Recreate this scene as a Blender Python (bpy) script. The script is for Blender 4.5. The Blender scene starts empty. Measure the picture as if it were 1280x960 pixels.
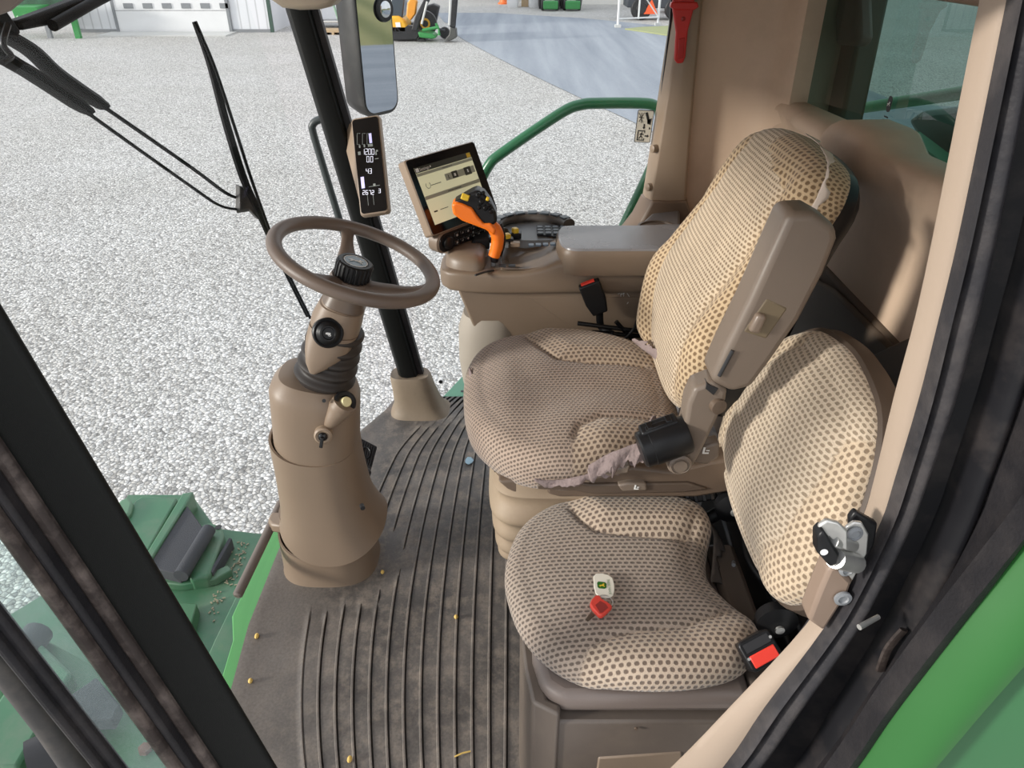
import bpy, bmesh, math, random
from mathutils import Vector, Matrix
random.seed(7)
V = Vector
PI = math.pi
R = math.radians
COL = bpy.context.scene.collection

# ------------------------------------------------------------------ camera
F, PITCH, CAM = 930.0, R(31.05), V((0, 0, 1.5))
FW = V((math.cos(PITCH), 0, -math.sin(PITCH))); RT = V((0, -1, 0)); UP = V((math.sin(PITCH), 0, math.cos(PITCH)))
cd = bpy.data.cameras.new('camera'); cam = bpy.data.objects.new('camera', cd); COL.objects.link(cam)
cd.sensor_fit = 'HORIZONTAL'; cd.sensor_width = 36; cd.lens = F / 1280 * 36; cd.clip_start = .02; cd.clip_end = 400
cam.matrix_world = Matrix.Translation(CAM) @ Matrix((RT, UP, -FW)).transposed().to_4x4()
bpy.context.scene.camera = cam

def ray(u, v): return FW * F + RT * (u - 640) + UP * (480 - v)
def px(u, v, x=None, y=None, z=None):
    """survey helper: where the sight line of a photo pixel meets a plane of the cab"""
    r = ray(u, v)
    s = x / r.x if x is not None else y / r.y if y is not None else (z - 1.5) / r.z
    return CAM + r * s
def pl(u, v, p0, n):
    r = ray(u, v); return CAM + r * ((V(p0) - CAM).dot(n) / r.dot(n))

# ------------------------------------------------------------------ materials
def nodes(name):
    m = bpy.data.materials.new(name); m.use_nodes = True
    nt = m.node_tree; b = nt.nodes['Principled BSDF']
    return m, nt, b
def N(nt, t, **k):
    n = nt.nodes.new(t)
    for a, b in k.items(): setattr(n, a, b)
    return n
def L(nt, a, b): nt.links.new(a, b)
def MATH(nt, op, a, b=None, c=None, clamp=False):
    n = N(nt, 'ShaderNodeMath', operation=op); n.use_clamp = clamp
    for i, q in enumerate((a, b, c)):
        if q is None: continue
        if isinstance(q, (int, float)): n.inputs[i].default_value = q
        else: L(nt, q, n.inputs[i])
    return n.outputs[0]
def MIXC(nt, f, a, b, mode='MIX'):
    n = N(nt, 'ShaderNodeMix', data_type='RGBA', blend_type=mode)
    for i, q in ((0, f), (6, a), (7, b)):
        if isinstance(q, (int, float)): n.inputs[i].default_value = q
        elif isinstance(q, tuple): n.inputs[i].default_value = (*q[:3], 1)
        else: L(nt, q, n.inputs[i])
    return n.outputs[2]
def NOISE(nt, scale, detail=4, co=None, rough=.55):
    n = N(nt, 'ShaderNodeTexNoise'); n.inputs['Scale'].default_value = scale; n.inputs['Detail'].default_value = detail
    n.inputs['Roughness'].default_value = rough
    if co is not None: L(nt, co, n.inputs['Vector'])
    return n.outputs[0]
def RAMP(nt, f, stops):
    n = N(nt, 'ShaderNodeValToRGB'); e = n.color_ramp.elements
    while len(e) < len(stops): e.new(.5)
    for i, (p, c) in enumerate(stops):
        e[i].position = p; e[i].color = (*c, 1) if isinstance(c, tuple) else (c, c, c, 1)
    L(nt, f, n.inputs[0]); return n.outputs[0]
def GEO(nt): return N(nt, 'ShaderNodeNewGeometry').outputs['Position']
def OBJC(nt): return N(nt, 'ShaderNodeTexCoord').outputs['Object']
def pm(name, col, rough=.5, metal=0, var=.15, nscale=8, bump=.0, bscale=300, dirt=None, dirtamt=.0, dscale=5, spec=.5, emit=0, coat=0):
    m, nt, b = nodes(name)
    co = OBJC(nt)
    n = NOISE(nt, nscale, 5, co)
    c = MIXC(nt, n, tuple(x * (1 - var) for x in col), tuple(min(1, x * (1 + var)) for x in col))
    if dirt:
        d = NOISE(nt, dscale, 8, co, .65)
        d = RAMP(nt, d, [(.45, 0.0), (.72, 1.0)])
        c = MIXC(nt, MATH(nt, 'MULTIPLY', d, dirtamt), c, dirt)
    L(nt, c, b.inputs['Base Color'])
    r = MATH(nt, 'MULTIPLY_ADD', n, .2, rough - .1)
    L(nt, r, b.inputs['Roughness'])
    b.inputs['Metallic'].default_value = metal
    b.inputs['Specular IOR Level'].default_value = spec
    if coat: b.inputs['Coat Weight'].default_value = coat; b.inputs['Coat Roughness'].default_value = .15
    if bump:
        bn = N(nt, 'ShaderNodeBump'); bn.inputs['Strength'].default_value = bump; bn.inputs['Distance'].default_value = .002
        L(nt, NOISE(nt, bscale, 3, co), bn.inputs['Height']); L(nt, bn.outputs[0], b.inputs['Normal'])
    if emit:
        L(nt, c, b.inputs['Emission Color']); b.inputs['Emission Strength'].default_value = emit
    return m
def glassmat(name, tint, refl=.06, rough=0.0, haze=0.0, hazecol=(.8, .85, .9)):
    m = bpy.data.materials.new(name); m.use_nodes = True; nt = m.node_tree; nt.nodes.clear()
    out = N(nt, 'ShaderNodeOutputMaterial'); t = N(nt, 'ShaderNodeBsdfTransparent'); t.inputs[0].default_value = (*tint, 1)
    g = N(nt, 'ShaderNodeBsdfGlossy'); g.inputs['Roughness'].default_value = rough
    lw = N(nt, 'ShaderNodeLayerWeight'); lw.inputs[0].default_value = .25
    f = MATH(nt, 'MINIMUM', MATH(nt, 'MULTIPLY_ADD', lw.outputs['Fresnel'], refl * 4, refl * .4, True), refl * 2.2)
    mx = N(nt, 'ShaderNodeMixShader'); L(nt, f, mx.inputs[0]); L(nt, t.outputs[0], mx.inputs[1]); L(nt, g.outputs[0], mx.inputs[2])
    last = mx.outputs[0]
    if haze:
        d = N(nt, 'ShaderNodeBsdfDiffuse'); d.inputs[0].default_value = (*hazecol, 1)
        m2 = N(nt, 'ShaderNodeMixShader')
        h = MATH(nt, 'MULTIPLY', RAMP(nt, NOISE(nt, 3.0, 8, GEO(nt), .7), [(.3, .3), (.75, 1.0)]), haze)
        L(nt, h, m2.inputs[0]); L(nt, last, m2.inputs[1]); L(nt, d.outputs[0], m2.inputs[2]); last = m2.outputs[0]
    L(nt, last, out.inputs[0]); return m

def fabric(name, bl, bd, il, idk, pitch=(.0115, .0105), ipitch=(.0085, .0085), grime=None, gamt=.0, strength=.85, istrength=.7):
    """woven upholstery: staggered dark dots on the bolsters (ins=0), a finer weave on the insert (ins=1)"""
    m, nt, b = nodes(name)
    uvn = N(nt, 'ShaderNodeUVMap'); uvn.uv_map = 'UVMap'
    nz = N(nt, 'ShaderNodeTexNoise'); nz.inputs['Scale'].default_value = 60; L(nt, uvn.outputs[0], nz.inputs['Vector'])
    jit = N(nt, 'ShaderNodeVectorMath', operation='MULTIPLY_ADD'); L(nt, nz.outputs['Color'], jit.inputs[0]); jit.inputs[1].default_value = (.003, .003, 0); L(nt, uvn.outputs[0], jit.inputs[2])
    sp = N(nt, 'ShaderNodeSeparateXYZ'); L(nt, jit.outputs[0], sp.inputs[0])
    def dots(p, a, bb):
        u = MATH(nt, 'DIVIDE', sp.outputs[0], p[0]); v = MATH(nt, 'DIVIDE', sp.outputs[1], p[1])
        row = MATH(nt, 'FLOOR', v)
        off = MATH(nt, 'MULTIPLY', MATH(nt, 'FLOORED_MODULO', row, 2.0), .5)
        fu = MATH(nt, 'SUBTRACT', MATH(nt, 'FRACT', MATH(nt, 'ADD', u, off)), .5)
        fv = MATH(nt, 'SUBTRACT', MATH(nt, 'FRACT', v), .5)
        d = MATH(nt, 'ADD', MATH(nt, 'POWER', MATH(nt, 'ABSOLUTE', MATH(nt, 'DIVIDE', fu, a)), 2.4), MATH(nt, 'POWER', MATH(nt, 'ABSOLUTE', MATH(nt, 'DIVIDE', fv, bb)), 2.4))
        mr = N(nt, 'ShaderNodeMapRange', interpolation_type='SMOOTHSTEP'); L(nt, d, mr.inputs[0])
        mr.inputs[1].default_value = 1.7; mr.inputs[2].default_value = .35
        return mr.outputs[0]
    d1 = dots(pitch, .30, .33); d2 = dots(ipitch, .36, .28)
    at = N(nt, 'ShaderNodeAttribute'); at.attribute_name = 'ins'; ins = at.outputs['Fac']
    lo = NOISE(nt, 9, 5, uvn.outputs[0]); fine = NOISE(nt, 500, 2, uvn.outputs[0])
    cb = MIXC(nt, MATH(nt, 'MULTIPLY', d1, strength), bl, bd); ci = MIXC(nt, MATH(nt, 'MULTIPLY', d2, istrength), il, idk)
    c = MIXC(nt, ins, cb, ci)
    c = MIXC(nt, 1.0, c, RAMP(nt, lo, [(.3, .80), (.7, 1.0)]), 'MULTIPLY')
    c = MIXC(nt, 1.0, c, RAMP(nt, fine, [(.3, .75), (.7, 1.0)]), 'MULTIPLY')
    if grime:
        g = RAMP(nt, NOISE(nt, 4.5, 6, uvn.outputs[0], .6), [(.42, 0.0), (.68, 1.0)])
        c = MIXC(nt, MATH(nt, 'MULTIPLY', g, gamt), c, grime, 'MULTIPLY')
    L(nt, c, b.inputs['Base Color']); b.inputs['Roughness'].default_value = .95; b.inputs['Specular IOR Level'].default_value = .1
    try: b.inputs['Sheen Weight'].default_value = .25
    except Exception: pass
    hmix = N(nt, 'ShaderNodeMix'); L(nt, ins, hmix.inputs[0]); L(nt, d1, hmix.inputs[2]); L(nt, d2, hmix.inputs[3])
    h = MATH(nt, 'SUBTRACT', MATH(nt, 'MULTIPLY', fine, .4), hmix.outputs[0])
    bn = N(nt, 'ShaderNodeBump'); bn.inputs['Strength'].default_value = .5; bn.inputs['Distance'].default_value = .0025
    L(nt, h, bn.inputs['Height']); L(nt, bn.outputs[0], b.inputs['Normal'])
    return m

M = {}
M['tan'] = pm('tan_plastic', (.30, .22, .155), .42, var=.08, bump=.12, bscale=700)
M['column'] = pm('column_plastic', (.222, .161, .113), .45, var=.07, bump=.12, bscale=700)
M['console'] = pm('console_plastic', (.198, .145, .103), .42, var=.08, bump=.12, bscale=700)
M['console_dk'] = pm('console_trim_plastic', (.12, .085, .061), .38, var=.1, bump=.1, bscale=700)
M['lid'] = pm('lid_sky_tint', (.215, .21, .22), .27, var=.06, bump=.15, bscale=500)  # blue-grey base colour carries the sky reflection on the lid top
M['wall'] = pm('headliner_tan', (.58, .43, .315), .62, var=.10, nscale=4, bump=.2, bscale=600, dirt=(.22, .15, .1), dirtamt=.35, dscale=3)
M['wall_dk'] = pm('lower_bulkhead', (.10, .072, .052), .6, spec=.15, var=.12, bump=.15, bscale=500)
M['strip'] = pm('door_trim_tan', (.35, .272, .207), .5, var=.06, nscale=5, bump=.12, bscale=600)
M['box'] = pm('cabinet_plastic', (.115, .092, .076), .42, var=.1, bump=.18, bscale=600, dirt=(.25, .2, .15), dirtamt=.25, dscale=6)
M['susp'] = pm('bellows_rubber', (.30, .225, .155), .6, var=.1, bump=.2, bscale=400, dirt=(.4, .32, .22), dirtamt=.4)
M['seatplastic'] = pm('seat_plastic', (.178, .138, .107), .42, var=.06, bump=.12, bscale=700)
M['seatplastic_dk'] = pm('seat_side_plastic', (.13, .092, .066), .45, var=.1, bump=.12, bscale=600)
M['black'] = pm('black_plastic', (.010, .010, .011), .38, var=.2, spec=.3)
M['wiperblack'] = pm('wiper_black', (.004, .004, .0045), .55, var=.2, spec=.12)
M['blackgloss'] = pm('black_gloss', (.006, .006, .007), .16, var=.1)
M['rubber'] = pm('black_rubber', (.016, .015, .017), .55, spec=.25, var=.3, nscale=12, bump=.35, bscale=250, dirt=(.13, .11, .10), dirtamt=.2, dscale=9)
M['seal'] = pm('door_seal_rubber', (.026, .025, .028), .5, spec=.3, var=.25, nscale=20, bump=.4, bscale=120, dirt=(.15, .13, .12), dirtamt=.35, dscale=14)
M['sealbrown'] = pm('seal_dusty', (.04, .031, .028), .6, spec=.2, var=.4, nscale=25, bump=.5, bscale=120, dirt=(.2, .16, .14), dirtamt=.6, dscale=20)
M['jamb'] = pm('black_jamb_paint', (.009, .009, .011), .45, spec=.25, var=.3, nscale=9, dirt=(.11, .09, .08), dirtamt=.35, dscale=11)
M['bellows'] = pm('bellows_dark', (.03, .024, .021), .55, var=.15)
M['wheel'] = pm('wheel_grip', (.15, .112, .09), .40, var=.08, bump=.2, bscale=900)
M['pillar'] = pm('pillar_black', (.006, .0065, .006), .5, var=.2, bump=.3, bscale=900, spec=.18)
M['green'] = pm('deck_green_paint', (.055, .165, .085), .42, var=.2, nscale=5, dirt=(.16, .19, .14), dirtamt=.6, dscale=7)
M['greenlit'] = pm('panel_green_paint', (.022, .12, .024), .38, var=.12, nscale=3, coat=.1)
M['greenpanel'] = pm('side_panel_green', (.038, .14, .055), .4, var=.1, nscale=3)
M['railgreen'] = pm('rail_green_paint', (.012, .125, .048), .35, var=.1, coat=.3)
M['greybar'] = pm('grey_bar_paint', (.05, .047, .045), .5, var=.2, dirt=(.14, .12, .1), dirtamt=.5, dscale=20)
M['pad'] = pm('grip_pad', (.045, .048, .056), .75, var=.3, bump=1, bscale=300)
M['orange'] = pm('orange_grip', (.95, .20, .012), .38, var=.05)
M['yellow'] = pm('yellow_plastic', (.82, .55, .04), .4, var=.05)
M['cream'] = pm('cream_button', (.75, .66, .36), .45, var=.05)
M['red'] = pm('red_plastic', (.55, .022, .018), .35, var=.06)
M['redbtn'] = pm('red_button', (.80, .05, .03), .4, var=.08)
M['chrome'] = pm('zinc_plate', (.62, .61, .58), .34, metal=.75, var=.2, nscale=40)
M['whitepaint'] = pm('white_paint', (.72, .72, .72), .5, var=.04, nscale=3)
M['white'] = pm('white_mark', (.82, .82, .80), .5, var=.02)
M['greymark'] = pm('grey_mark', (.35, .35, .34), .5, var=.02)
M['lightgrey'] = pm('light_grey', (.55, .55, .53), .5, var=.05)
M['steelgrey'] = pm('steel_grey', (.22, .23, .24), .5, var=.1)
M['foam'] = pm('torn_backing', (.26, .20, .19), .9, var=.2, nscale=30, bump=1, bscale=150)
M['fray'] = pm('frayed_thread', (.66, .57, .50), .95, var=.2, nscale=30)
M['lcd'] = pm('screen_lcd', (.50, .48, .31), .45, var=.02, emit=.52)
M['lcdbar'] = pm('screen_bar', (.05, .05, .035), .4, var=.05)
M['lcdgrey'] = pm('screen_grey', (.42, .43, .34), .4, var=.03)
M['ledwhite'] = pm('display_white', (.80, .80, .90), .4, var=.02, emit=.7)
M['ledviolet'] = pm('display_violet', (.55, .52, .85), .4, var=.02, emit=.6)
M['ledgrey'] = pm('display_grey', (.25, .27, .25), .4, var=.02, emit=.2)
M['mirror'] = pm('mirror_silver', (.52, .54, .56), .03, metal=1, var=.02)
M['mirror'].node_tree.nodes['Principled BSDF'].inputs['Roughness'].default_value = .02
for l in list(M['mirror'].node_tree.nodes['Principled BSDF'].inputs['Roughness'].links): M['mirror'].node_tree.links.remove(l)
M['exyellow'] = pm('machine_yellow', (.80, .42, .03), .4, var=.05)
M['bgblack'] = pm('machine_black', (.02, .02, .022), .5, var=.2)
M['bggreen'] = pm('implement_green', (.035, .24, .06), .4, var=.1)
M['carwhite'] = pm('car_white', (.70, .72, .75), .25, var=.02)
M['carglass'] = pm('car_glass', (.06, .075, .09), .1, var=.1)
M['kernel'] = pm('corn_yellow', (.72, .48, .13), .55, var=.2, nscale=60)
M['bluescrap'] = pm('blue_scrap', (.36, .52, .62), .8, var=.2, nscale=60)
M['stickerwhite'] = pm('sticker_cream', (.74, .70, .60), .5, var=.03)
M['fobwhite'] = pm('fob_white', (.74, .70, .60), .4, var=.05)
M['fobgreen'] = pm('fob_green', (.02, .12, .015), .4, var=.05)
M['wheelgrey'] = pm('cap_face', (.13, .20, .25), .25, var=.05)
M['wood'] = pm('pallet_wood', (.45, .33, .2), .8, var=.2)
M['grassmat'] = pm('grass_green', (.30, .32, .16), .9, var=.45, nscale=30)
M['glass_front'] = glassmat('windshield_glass', (.97, .985, .98), .010, haze=.008)
M['glass_side'] = glassmat('side_glass', (.96, .98, .975), .025, haze=.012)
M['glass_rear'] = glassmat('rear_tinted_glass', (.17, .28, .25), .045, haze=.02, hazecol=(.3, .5, .45))
M['glass_door'] = glassmat('door_glass', (.86, .94, .91), .04, haze=.2)  # heavy haze paints the glare of the bright gravel into the pane

M['fab_driver'] = fabric('driver_cushion_fabric', (.60, .465, .345), (.145, .10, .073), (.50, .385, .305), (.14, .105, .083), pitch=(.0122, .0112), ipitch=(.0098, .0092), grime=(.55, .52, .52), gamt=.85, istrength=.85)  # grime is real soiling, set stronger to paint in the cushion's shade too
M['fab_driver_back'] = fabric('driver_back_fabric', (.66, .49, .31), (.17, .10, .05), (.72, .575, .415), (.26, .18, .11), pitch=(.0128, .0118), ipitch=(.0112, .0092), istrength=.9)
M['fab_train'] = fabric('trainer_cushion_fabric', (.65, .52, .40), (.13, .09, .07), (.46, .375, .305), (.11, .084, .068), pitch=(.0125, .0108), ipitch=(.0118, .0095), grime=(.66, .62, .6), gamt=.5, istrength=.85)
M['fab_train_back'] = fabric('trainer_back_fabric', (.71, .565, .405), (.24, .17, .11), (.73, .60, .455), (.29, .22, .15), pitch=(.0125, .0112), ipitch=(.0118, .0092), istrength=.85)

def gravel_mat():
    m, nt, b = nodes('white_gravel'); co = GEO(nt)
    def vor(s, feat):
        v = N(nt, 'ShaderNodeTexVoronoi', feature=feat); v.inputs['Scale'].default_value = s; L(nt, co, v.inputs['Vector']); return v
    v1 = vor(29, 'F1'); ve = vor(29, 'DISTANCE_TO_EDGE'); v2 = vor(64, 'F1')
    sep = N(nt, 'ShaderNodeSeparateColor'); L(nt, v1.outputs['Color'], sep.inputs[0])
    sep2 = N(nt, 'ShaderNodeSeparateColor'); L(nt, v2.outputs['Color'], sep2.inputs[0])
    stone = RAMP(nt, sep.outputs[0], [(0, (.38, .365, .345)), (.3, (.63, .61, .58)), (.75, (.80, .78, .75)), (1, (.94, .92, .89))])
    small = RAMP(nt, sep2.outputs[0], [(0, .72), (1, 1.05)])
    c = MIXC(nt, 1.0, stone, small, 'MULTIPLY')
    gap = RAMP(nt, ve.outputs['Distance'], [(.0, .30), (.14, 1.0)])
    c = MIXC(nt, 1.0, c, gap, 'MULTIPLY')
    big = RAMP(nt, NOISE(nt, .35, 5, co, .6), [(.3, (.88, .87, .85)), (.7, (1, 1, 1))])
    c = MIXC(nt, 1.0, c, big, 'MULTIPLY')
    L(nt, c, b.inputs['Base Color']); b.inputs['Roughness'].default_value = .9
    bn = N(nt, 'ShaderNodeBump'); bn.inputs['Strength'].default_value = .8; bn.inputs['Distance'].default_value = .02
    L(nt, MATH(nt, 'SUBTRACT', 1.0, v1.outputs['Distance']), bn.inputs['Height']); L(nt, bn.outputs[0], b.inputs['Normal'])
    return m
M['gravel'] = gravel_mat()
def road_mat():
    m, nt, b = nodes('asphalt'); co = GEO(nt)
    mp = N(nt, 'ShaderNodeMapping'); mp.inputs['Rotation'].default_value = (0, 0, R(-38)); mp.inputs['Scale'].default_value = (.08, 1.2, 1); L(nt, co, mp.inputs['Vector'])
    st = NOISE(nt, 1.2, 5, mp.outputs[0]); fine = NOISE(nt, 40, 3, co)
    c = RAMP(nt, st, [(.3, (.21, .235, .272)), (.7, (.335, .36, .395))])
    c = MIXC(nt, 1.0, c, RAMP(nt, fine, [(.3, .85), (.7, 1.1)]), 'MULTIPLY')
    L(nt, c, b.inputs['Base Color']); b.inputs['Roughness'].default_value = .8; return m
M['road'] = road_mat()
def lawn_mat():
    m, nt, b = nodes('striped_lawn'); co = GEO(nt)
    w = N(nt, 'ShaderNodeTexWave'); w.inputs['Scale'].default_value = .16; w.inputs['Distortion'].default_value = .6; L(nt, co, w.inputs['Vector'])
    c = MIXC(nt, w.outputs['Fac'], (.19, .20, .062), (.33, .31, .12))
    c = MIXC(nt, 1.0, c, RAMP(nt, NOISE(nt, 12, 4, co), [(.3, .75), (.7, 1.1)]), 'MULTIPLY')
    L(nt, c, b.inputs['Base Color']); b.inputs['Roughness'].default_value = .95; return m
M['lawn'] = lawn_mat()
def siding_mat(name, col, scale):
    m, nt, b = nodes(name); co = GEO(nt)
    w = N(nt, 'ShaderNodeTexWave', bands_direction='Y'); w.inputs['Scale'].default_value = scale; L(nt, co, w.inputs['Vector'])
    c = MIXC(nt, RAMP(nt, w.outputs['Fac'], [(.0, 0.0), (.12, 1.0)]), tuple(x * .72 for x in col), col)
    L(nt, c, b.inputs['Base Color']); b.inputs['Roughness'].default_value = .45; return m
M['siding'] = siding_mat('white_siding', (.70, .71, .73), .85)
M['siding_dk'] = siding_mat('grey_siding', (.16, .18, .20), .6)
def mat_mat():
    m, nt, b = nodes('floor_rubber'); co = GEO(nt)
    n1 = NOISE(nt, 5.5, 8, co, .65); n2 = NOISE(nt, 22, 8, co, .7); n3 = NOISE(nt, 160, 3, co)
    c = RAMP(nt, n1, [(.28, (.066, .06, .056)), (.5, (.128, .113, .102)), (.72, (.215, .187, .163))])
    mud = RAMP(nt, n2, [(.47, 0.0), (.64, .85)])
    # the walked-on strip in front of the seats is muddier than the front edge
    sp = N(nt, 'ShaderNodeSeparateXYZ'); L(nt, co, sp.inputs[0])
    walk = N(nt, 'ShaderNodeMapRange'); L(nt, sp.outputs[1], walk.inputs[0]); walk.inputs[1].default_value = .62; walk.inputs[2].default_value = .40
    c = MIXC(nt, MATH(nt, 'MULTIPLY', mud, walk.outputs[0]), c, (.24, .20, .165))
    dark = RAMP(nt, NOISE(nt, 3.2, 7, co, .7), [(.52, 0.0), (.64, 1.0)])
    c = MIXC(nt, MATH(nt, 'MULTIPLY', dark, .6), c, (.04, .034, .031))
    c = MIXC(nt, MATH(nt, 'MULTIPLY', MATH(nt, 'SUBTRACT', 1.0, walk.outputs[0]), .75), c, (.18, .152, .13))
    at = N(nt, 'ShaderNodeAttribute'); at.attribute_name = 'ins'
    c = MIXC(nt, MATH(nt, 'MULTIPLY', at.outputs['Fac'], .8, clamp=True), c, (.02, .017, .015)); c = MIXC(nt, MATH(nt, 'MULTIPLY', at.outputs['Fac'], -.55, clamp=True), c, (.25, .215, .185))  # groove shade and the lit bead beside it are painted into the colour
    c = MIXC(nt, 1.0, c, RAMP(nt, n3, [(.3, .8), (.7, 1.1)]), 'MULTIPLY')
    L(nt, c, b.inputs['Base Color']); L(nt, RAMP(nt, n2, [(.3, .45), (.7, .75)]), b.inputs['Roughness'])
    bn = N(nt, 'ShaderNodeBump'); bn.inputs['Strength'].default_value = .35; bn.inputs['Distance'].default_value = .003
    L(nt, n2, bn.inputs['Height']); L(nt, bn.outputs[0], b.inputs['Normal'])
    return m
M['mat'] = mat_mat()

# ------------------------------------------------------------------ mesh building
class MB:
    def __init__(s): s.v = []; s.f = []; s.m = []; s.mi = 0; s.uv = None; s.att = None
    def add(s, vs, fs):
        b = len(s.v); s.v += [V(p) for p in vs]
        for f in fs: s.f.append(tuple(b + i for i in f)); s.m.append(s.mi)
        return s
    def mat(s, i): s.mi = i; return s
    def box(s, c, d, rot=None, top=1.0):
        c = V(c); h = V(d) * .5; vs = []
        for z in (-1, 1):
            k = top if z > 0 else 1
            for x, y in ((-1, -1), (1, -1), (1, 1), (-1, 1)):
                p = V((x * h.x * k, y * h.y * k, z * h.z)); vs.append(c + (rot @ p if rot else p))
        return s.add(vs, [(3, 2, 1, 0), (4, 5, 6, 7), (0, 1, 5, 4), (1, 2, 6, 5), (2, 3, 7, 6), (3, 0, 4, 7)])
    def prism(s, poly, vec):
        vec = V(vec); n = len(poly); a = [V(p) for p in poly]; b = [p + vec for p in a]
        return s.add(a + b, [tuple(range(n))[::-1], tuple(range(n, 2 * n))] + [(i, (i + 1) % n, n + (i + 1) % n, n + i) for i in range(n)])
    def hull8(s, a, b):
        """solid between two quads"""
        return s.add([V(p) for p in a] + [V(p) for p in b], [(3, 2, 1, 0), (4, 5, 6, 7), (0, 1, 5, 4), (1, 2, 6, 5), (2, 3, 7, 6), (3, 0, 4, 7)])
    def loft(s, rings, cap=True, closed=False):
        n = len(rings[0]); vs = [p for r in rings for p in r]; fs = []; k = len(rings)
        for i in range(k if closed else k - 1):
            for j in range(n):
                a, b = i * n + j, i * n + (j + 1) % n; c, d = ((i + 1) % k) * n + (j + 1) % n, ((i + 1) % k) * n + j
                fs.append((a, b, c, d))
        if cap and not closed: fs += [tuple(range(n))[::-1], tuple(range((k - 1) * n, k * n))]
        return s.add(vs, fs)
    def tube(s, path, r, n=12, closed=False, flat=1.0, upv=None):
        path = [V(p) for p in path]; k = len(path); rs = r if isinstance(r, (list, tuple)) else [r] * k; rings = []
        prev = None
        for i, p in enumerate(path):
            a = path[(i - 1) % k] if (closed or i > 0) else p; b = path[(i + 1) % k] if (closed or i < k - 1) else p
            t = (b - a).normalized()
            if prev is None:
                ref = V(upv) if upv else (V((0, 0, 1)) if abs(t.z) < .9 else V((1, 0, 0)))
                nn = (ref - t * ref.dot(t)).normalized()
            else: nn = (prev - t * prev.dot(t)).normalized()
            prev = nn; bb = t.cross(nn)
            rings.append([p + nn * (math.cos(q) * rs[i] * flat) + bb * (math.sin(q) * rs[i]) for q in (2 * PI * j / n for j in range(n))])
        return s.loft(rings, closed=closed)
    def lathe(s, o, ax, prof, n=32):
        o = V(o); ax = V(ax).normalized(); ref = V((0, 0, 1)) if abs(ax.z) < .9 else V((1, 0, 0))
        a = ref.cross(ax).normalized(); b = ax.cross(a)
        return s.loft([[o + ax * h + a * (math.cos(2 * PI * j / n) * r) + b * (math.sin(2 * PI * j / n) * r) for j in range(n)] for r, h in prof])
    def grid(s, fn, nu, nv):
        vs = [fn(i / nu, j / nv) for i in range(nu + 1) for j in range(nv + 1)]
        return s.add(vs, [(i * (nv + 1) + j, (i + 1) * (nv + 1) + j, (i + 1) * (nv + 1) + j + 1, i * (nv + 1) + j + 1) for i in range(nu) for j in range(nv)])
    def text(s, t, size, o, U, W, align='CENTER', d=.0004):
        cu = bpy.data.curves.new('t', 'FONT'); cu.body = t; cu.size = size; cu.align_x = align; cu.align_y = 'CENTER'; cu.extrude = 0; cu.resolution_u = 3
        ob = bpy.data.objects.new('t', cu); COL.objects.link(ob)
        me = bpy.data.meshes.new_from_object(ob.evaluated_get(bpy.context.evaluated_depsgraph_get()))
        bpy.data.objects.remove(ob); bpy.data.curves.remove(cu)
        o, U, W = V(o), V(U).normalized(), V(W).normalized(); nn = U.cross(W)
        s.add([o + U * v.co.x + W * v.co.y + nn * d for v in me.vertices], [tuple(p.vertices) for p in me.polygons])
        bpy.data.meshes.remove(me); return s
def sm(pts, k=6, closed=False):
    """Catmull-Rom through points"""
    pts = [V(p) for p in pts]; n = len(pts); out = []
    for i in range(n if closed else n - 1):
        g = lambda q: pts[q % n] if closed else pts[max(0, min(n - 1, q))]
        a, b, c, d = g(i - 1), g(i), g(i + 1), g(i + 2)
        for j in range(k):
            t = j / k
            out.append(.5 * ((2 * b) + (c - a) * t + (2 * a - 5 * b + 4 * c - d) * t * t + (3 * b - a - 3 * c + d) * t ** 3))
    if not closed: out.append(pts[-1])
    return out
def resample(pts, n):
    m = len(pts); seg = [(pts[(i + 1) % m] - pts[i]).length for i in range(m)]; T = sum(seg); out = []; i = 0; acc = 0
    for k in range(n):
        t = T * k / n
        while acc + seg[i] < t: acc += seg[i]; i += 1
        out.append(pts[i].lerp(pts[(i + 1) % m], (t - acc) / max(seg[i], 1e-9)))
    return out
def rrect(w, h, r, n=5):
    out = []
    for cx, cy, a0 in ((w / 2 - r, h / 2 - r, 0), (-w / 2 + r, h / 2 - r, 90), (-w / 2 + r, -h / 2 + r, 180), (w / 2 - r, -h / 2 + r, 270)):
        for j in range(n + 1):
            a = R(a0 + 90 * j / n); out.append((cx + r * math.cos(a), cy + r * math.sin(a)))
    return out
def selli(cx, cy, rx, ry, z, e=2.6, n=48, tiltx=0, tilty=0):
    out = []
    for j in range(n):
        a = 2 * PI * j / n; c, sn = math.cos(a), math.sin(a)
        dx = rx * math.copysign(abs(c) ** (2 / e), c); dy = ry * math.copysign(abs(sn) ** (2 / e), sn)
        out.append(V((cx + dx, cy + dy, z + tiltx * dx + tilty * dy)))
    return out
class FR:
    """a plane with its own axes"""
    def __init__(s, o, U, W):
        s.o = V(o); s.U = V(U).normalized(); W = V(W); s.W = (W - s.U * W.dot(s.U)).normalized(); s.N = s.U.cross(s.W)
    def __call__(s, a, b, c=0): return s.o + s.U * a + s.W * b + s.N * c
    def rot(s): return Matrix((s.U, s.W, s.N)).transposed()
    def poly(s, pts, c=0): return [s(a, b, c) for a, b in pts]
    def box(s, mb, a, b, c, w, h, d): return mb.box(s(a, b, c), (w, h, d), s.rot())

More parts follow.
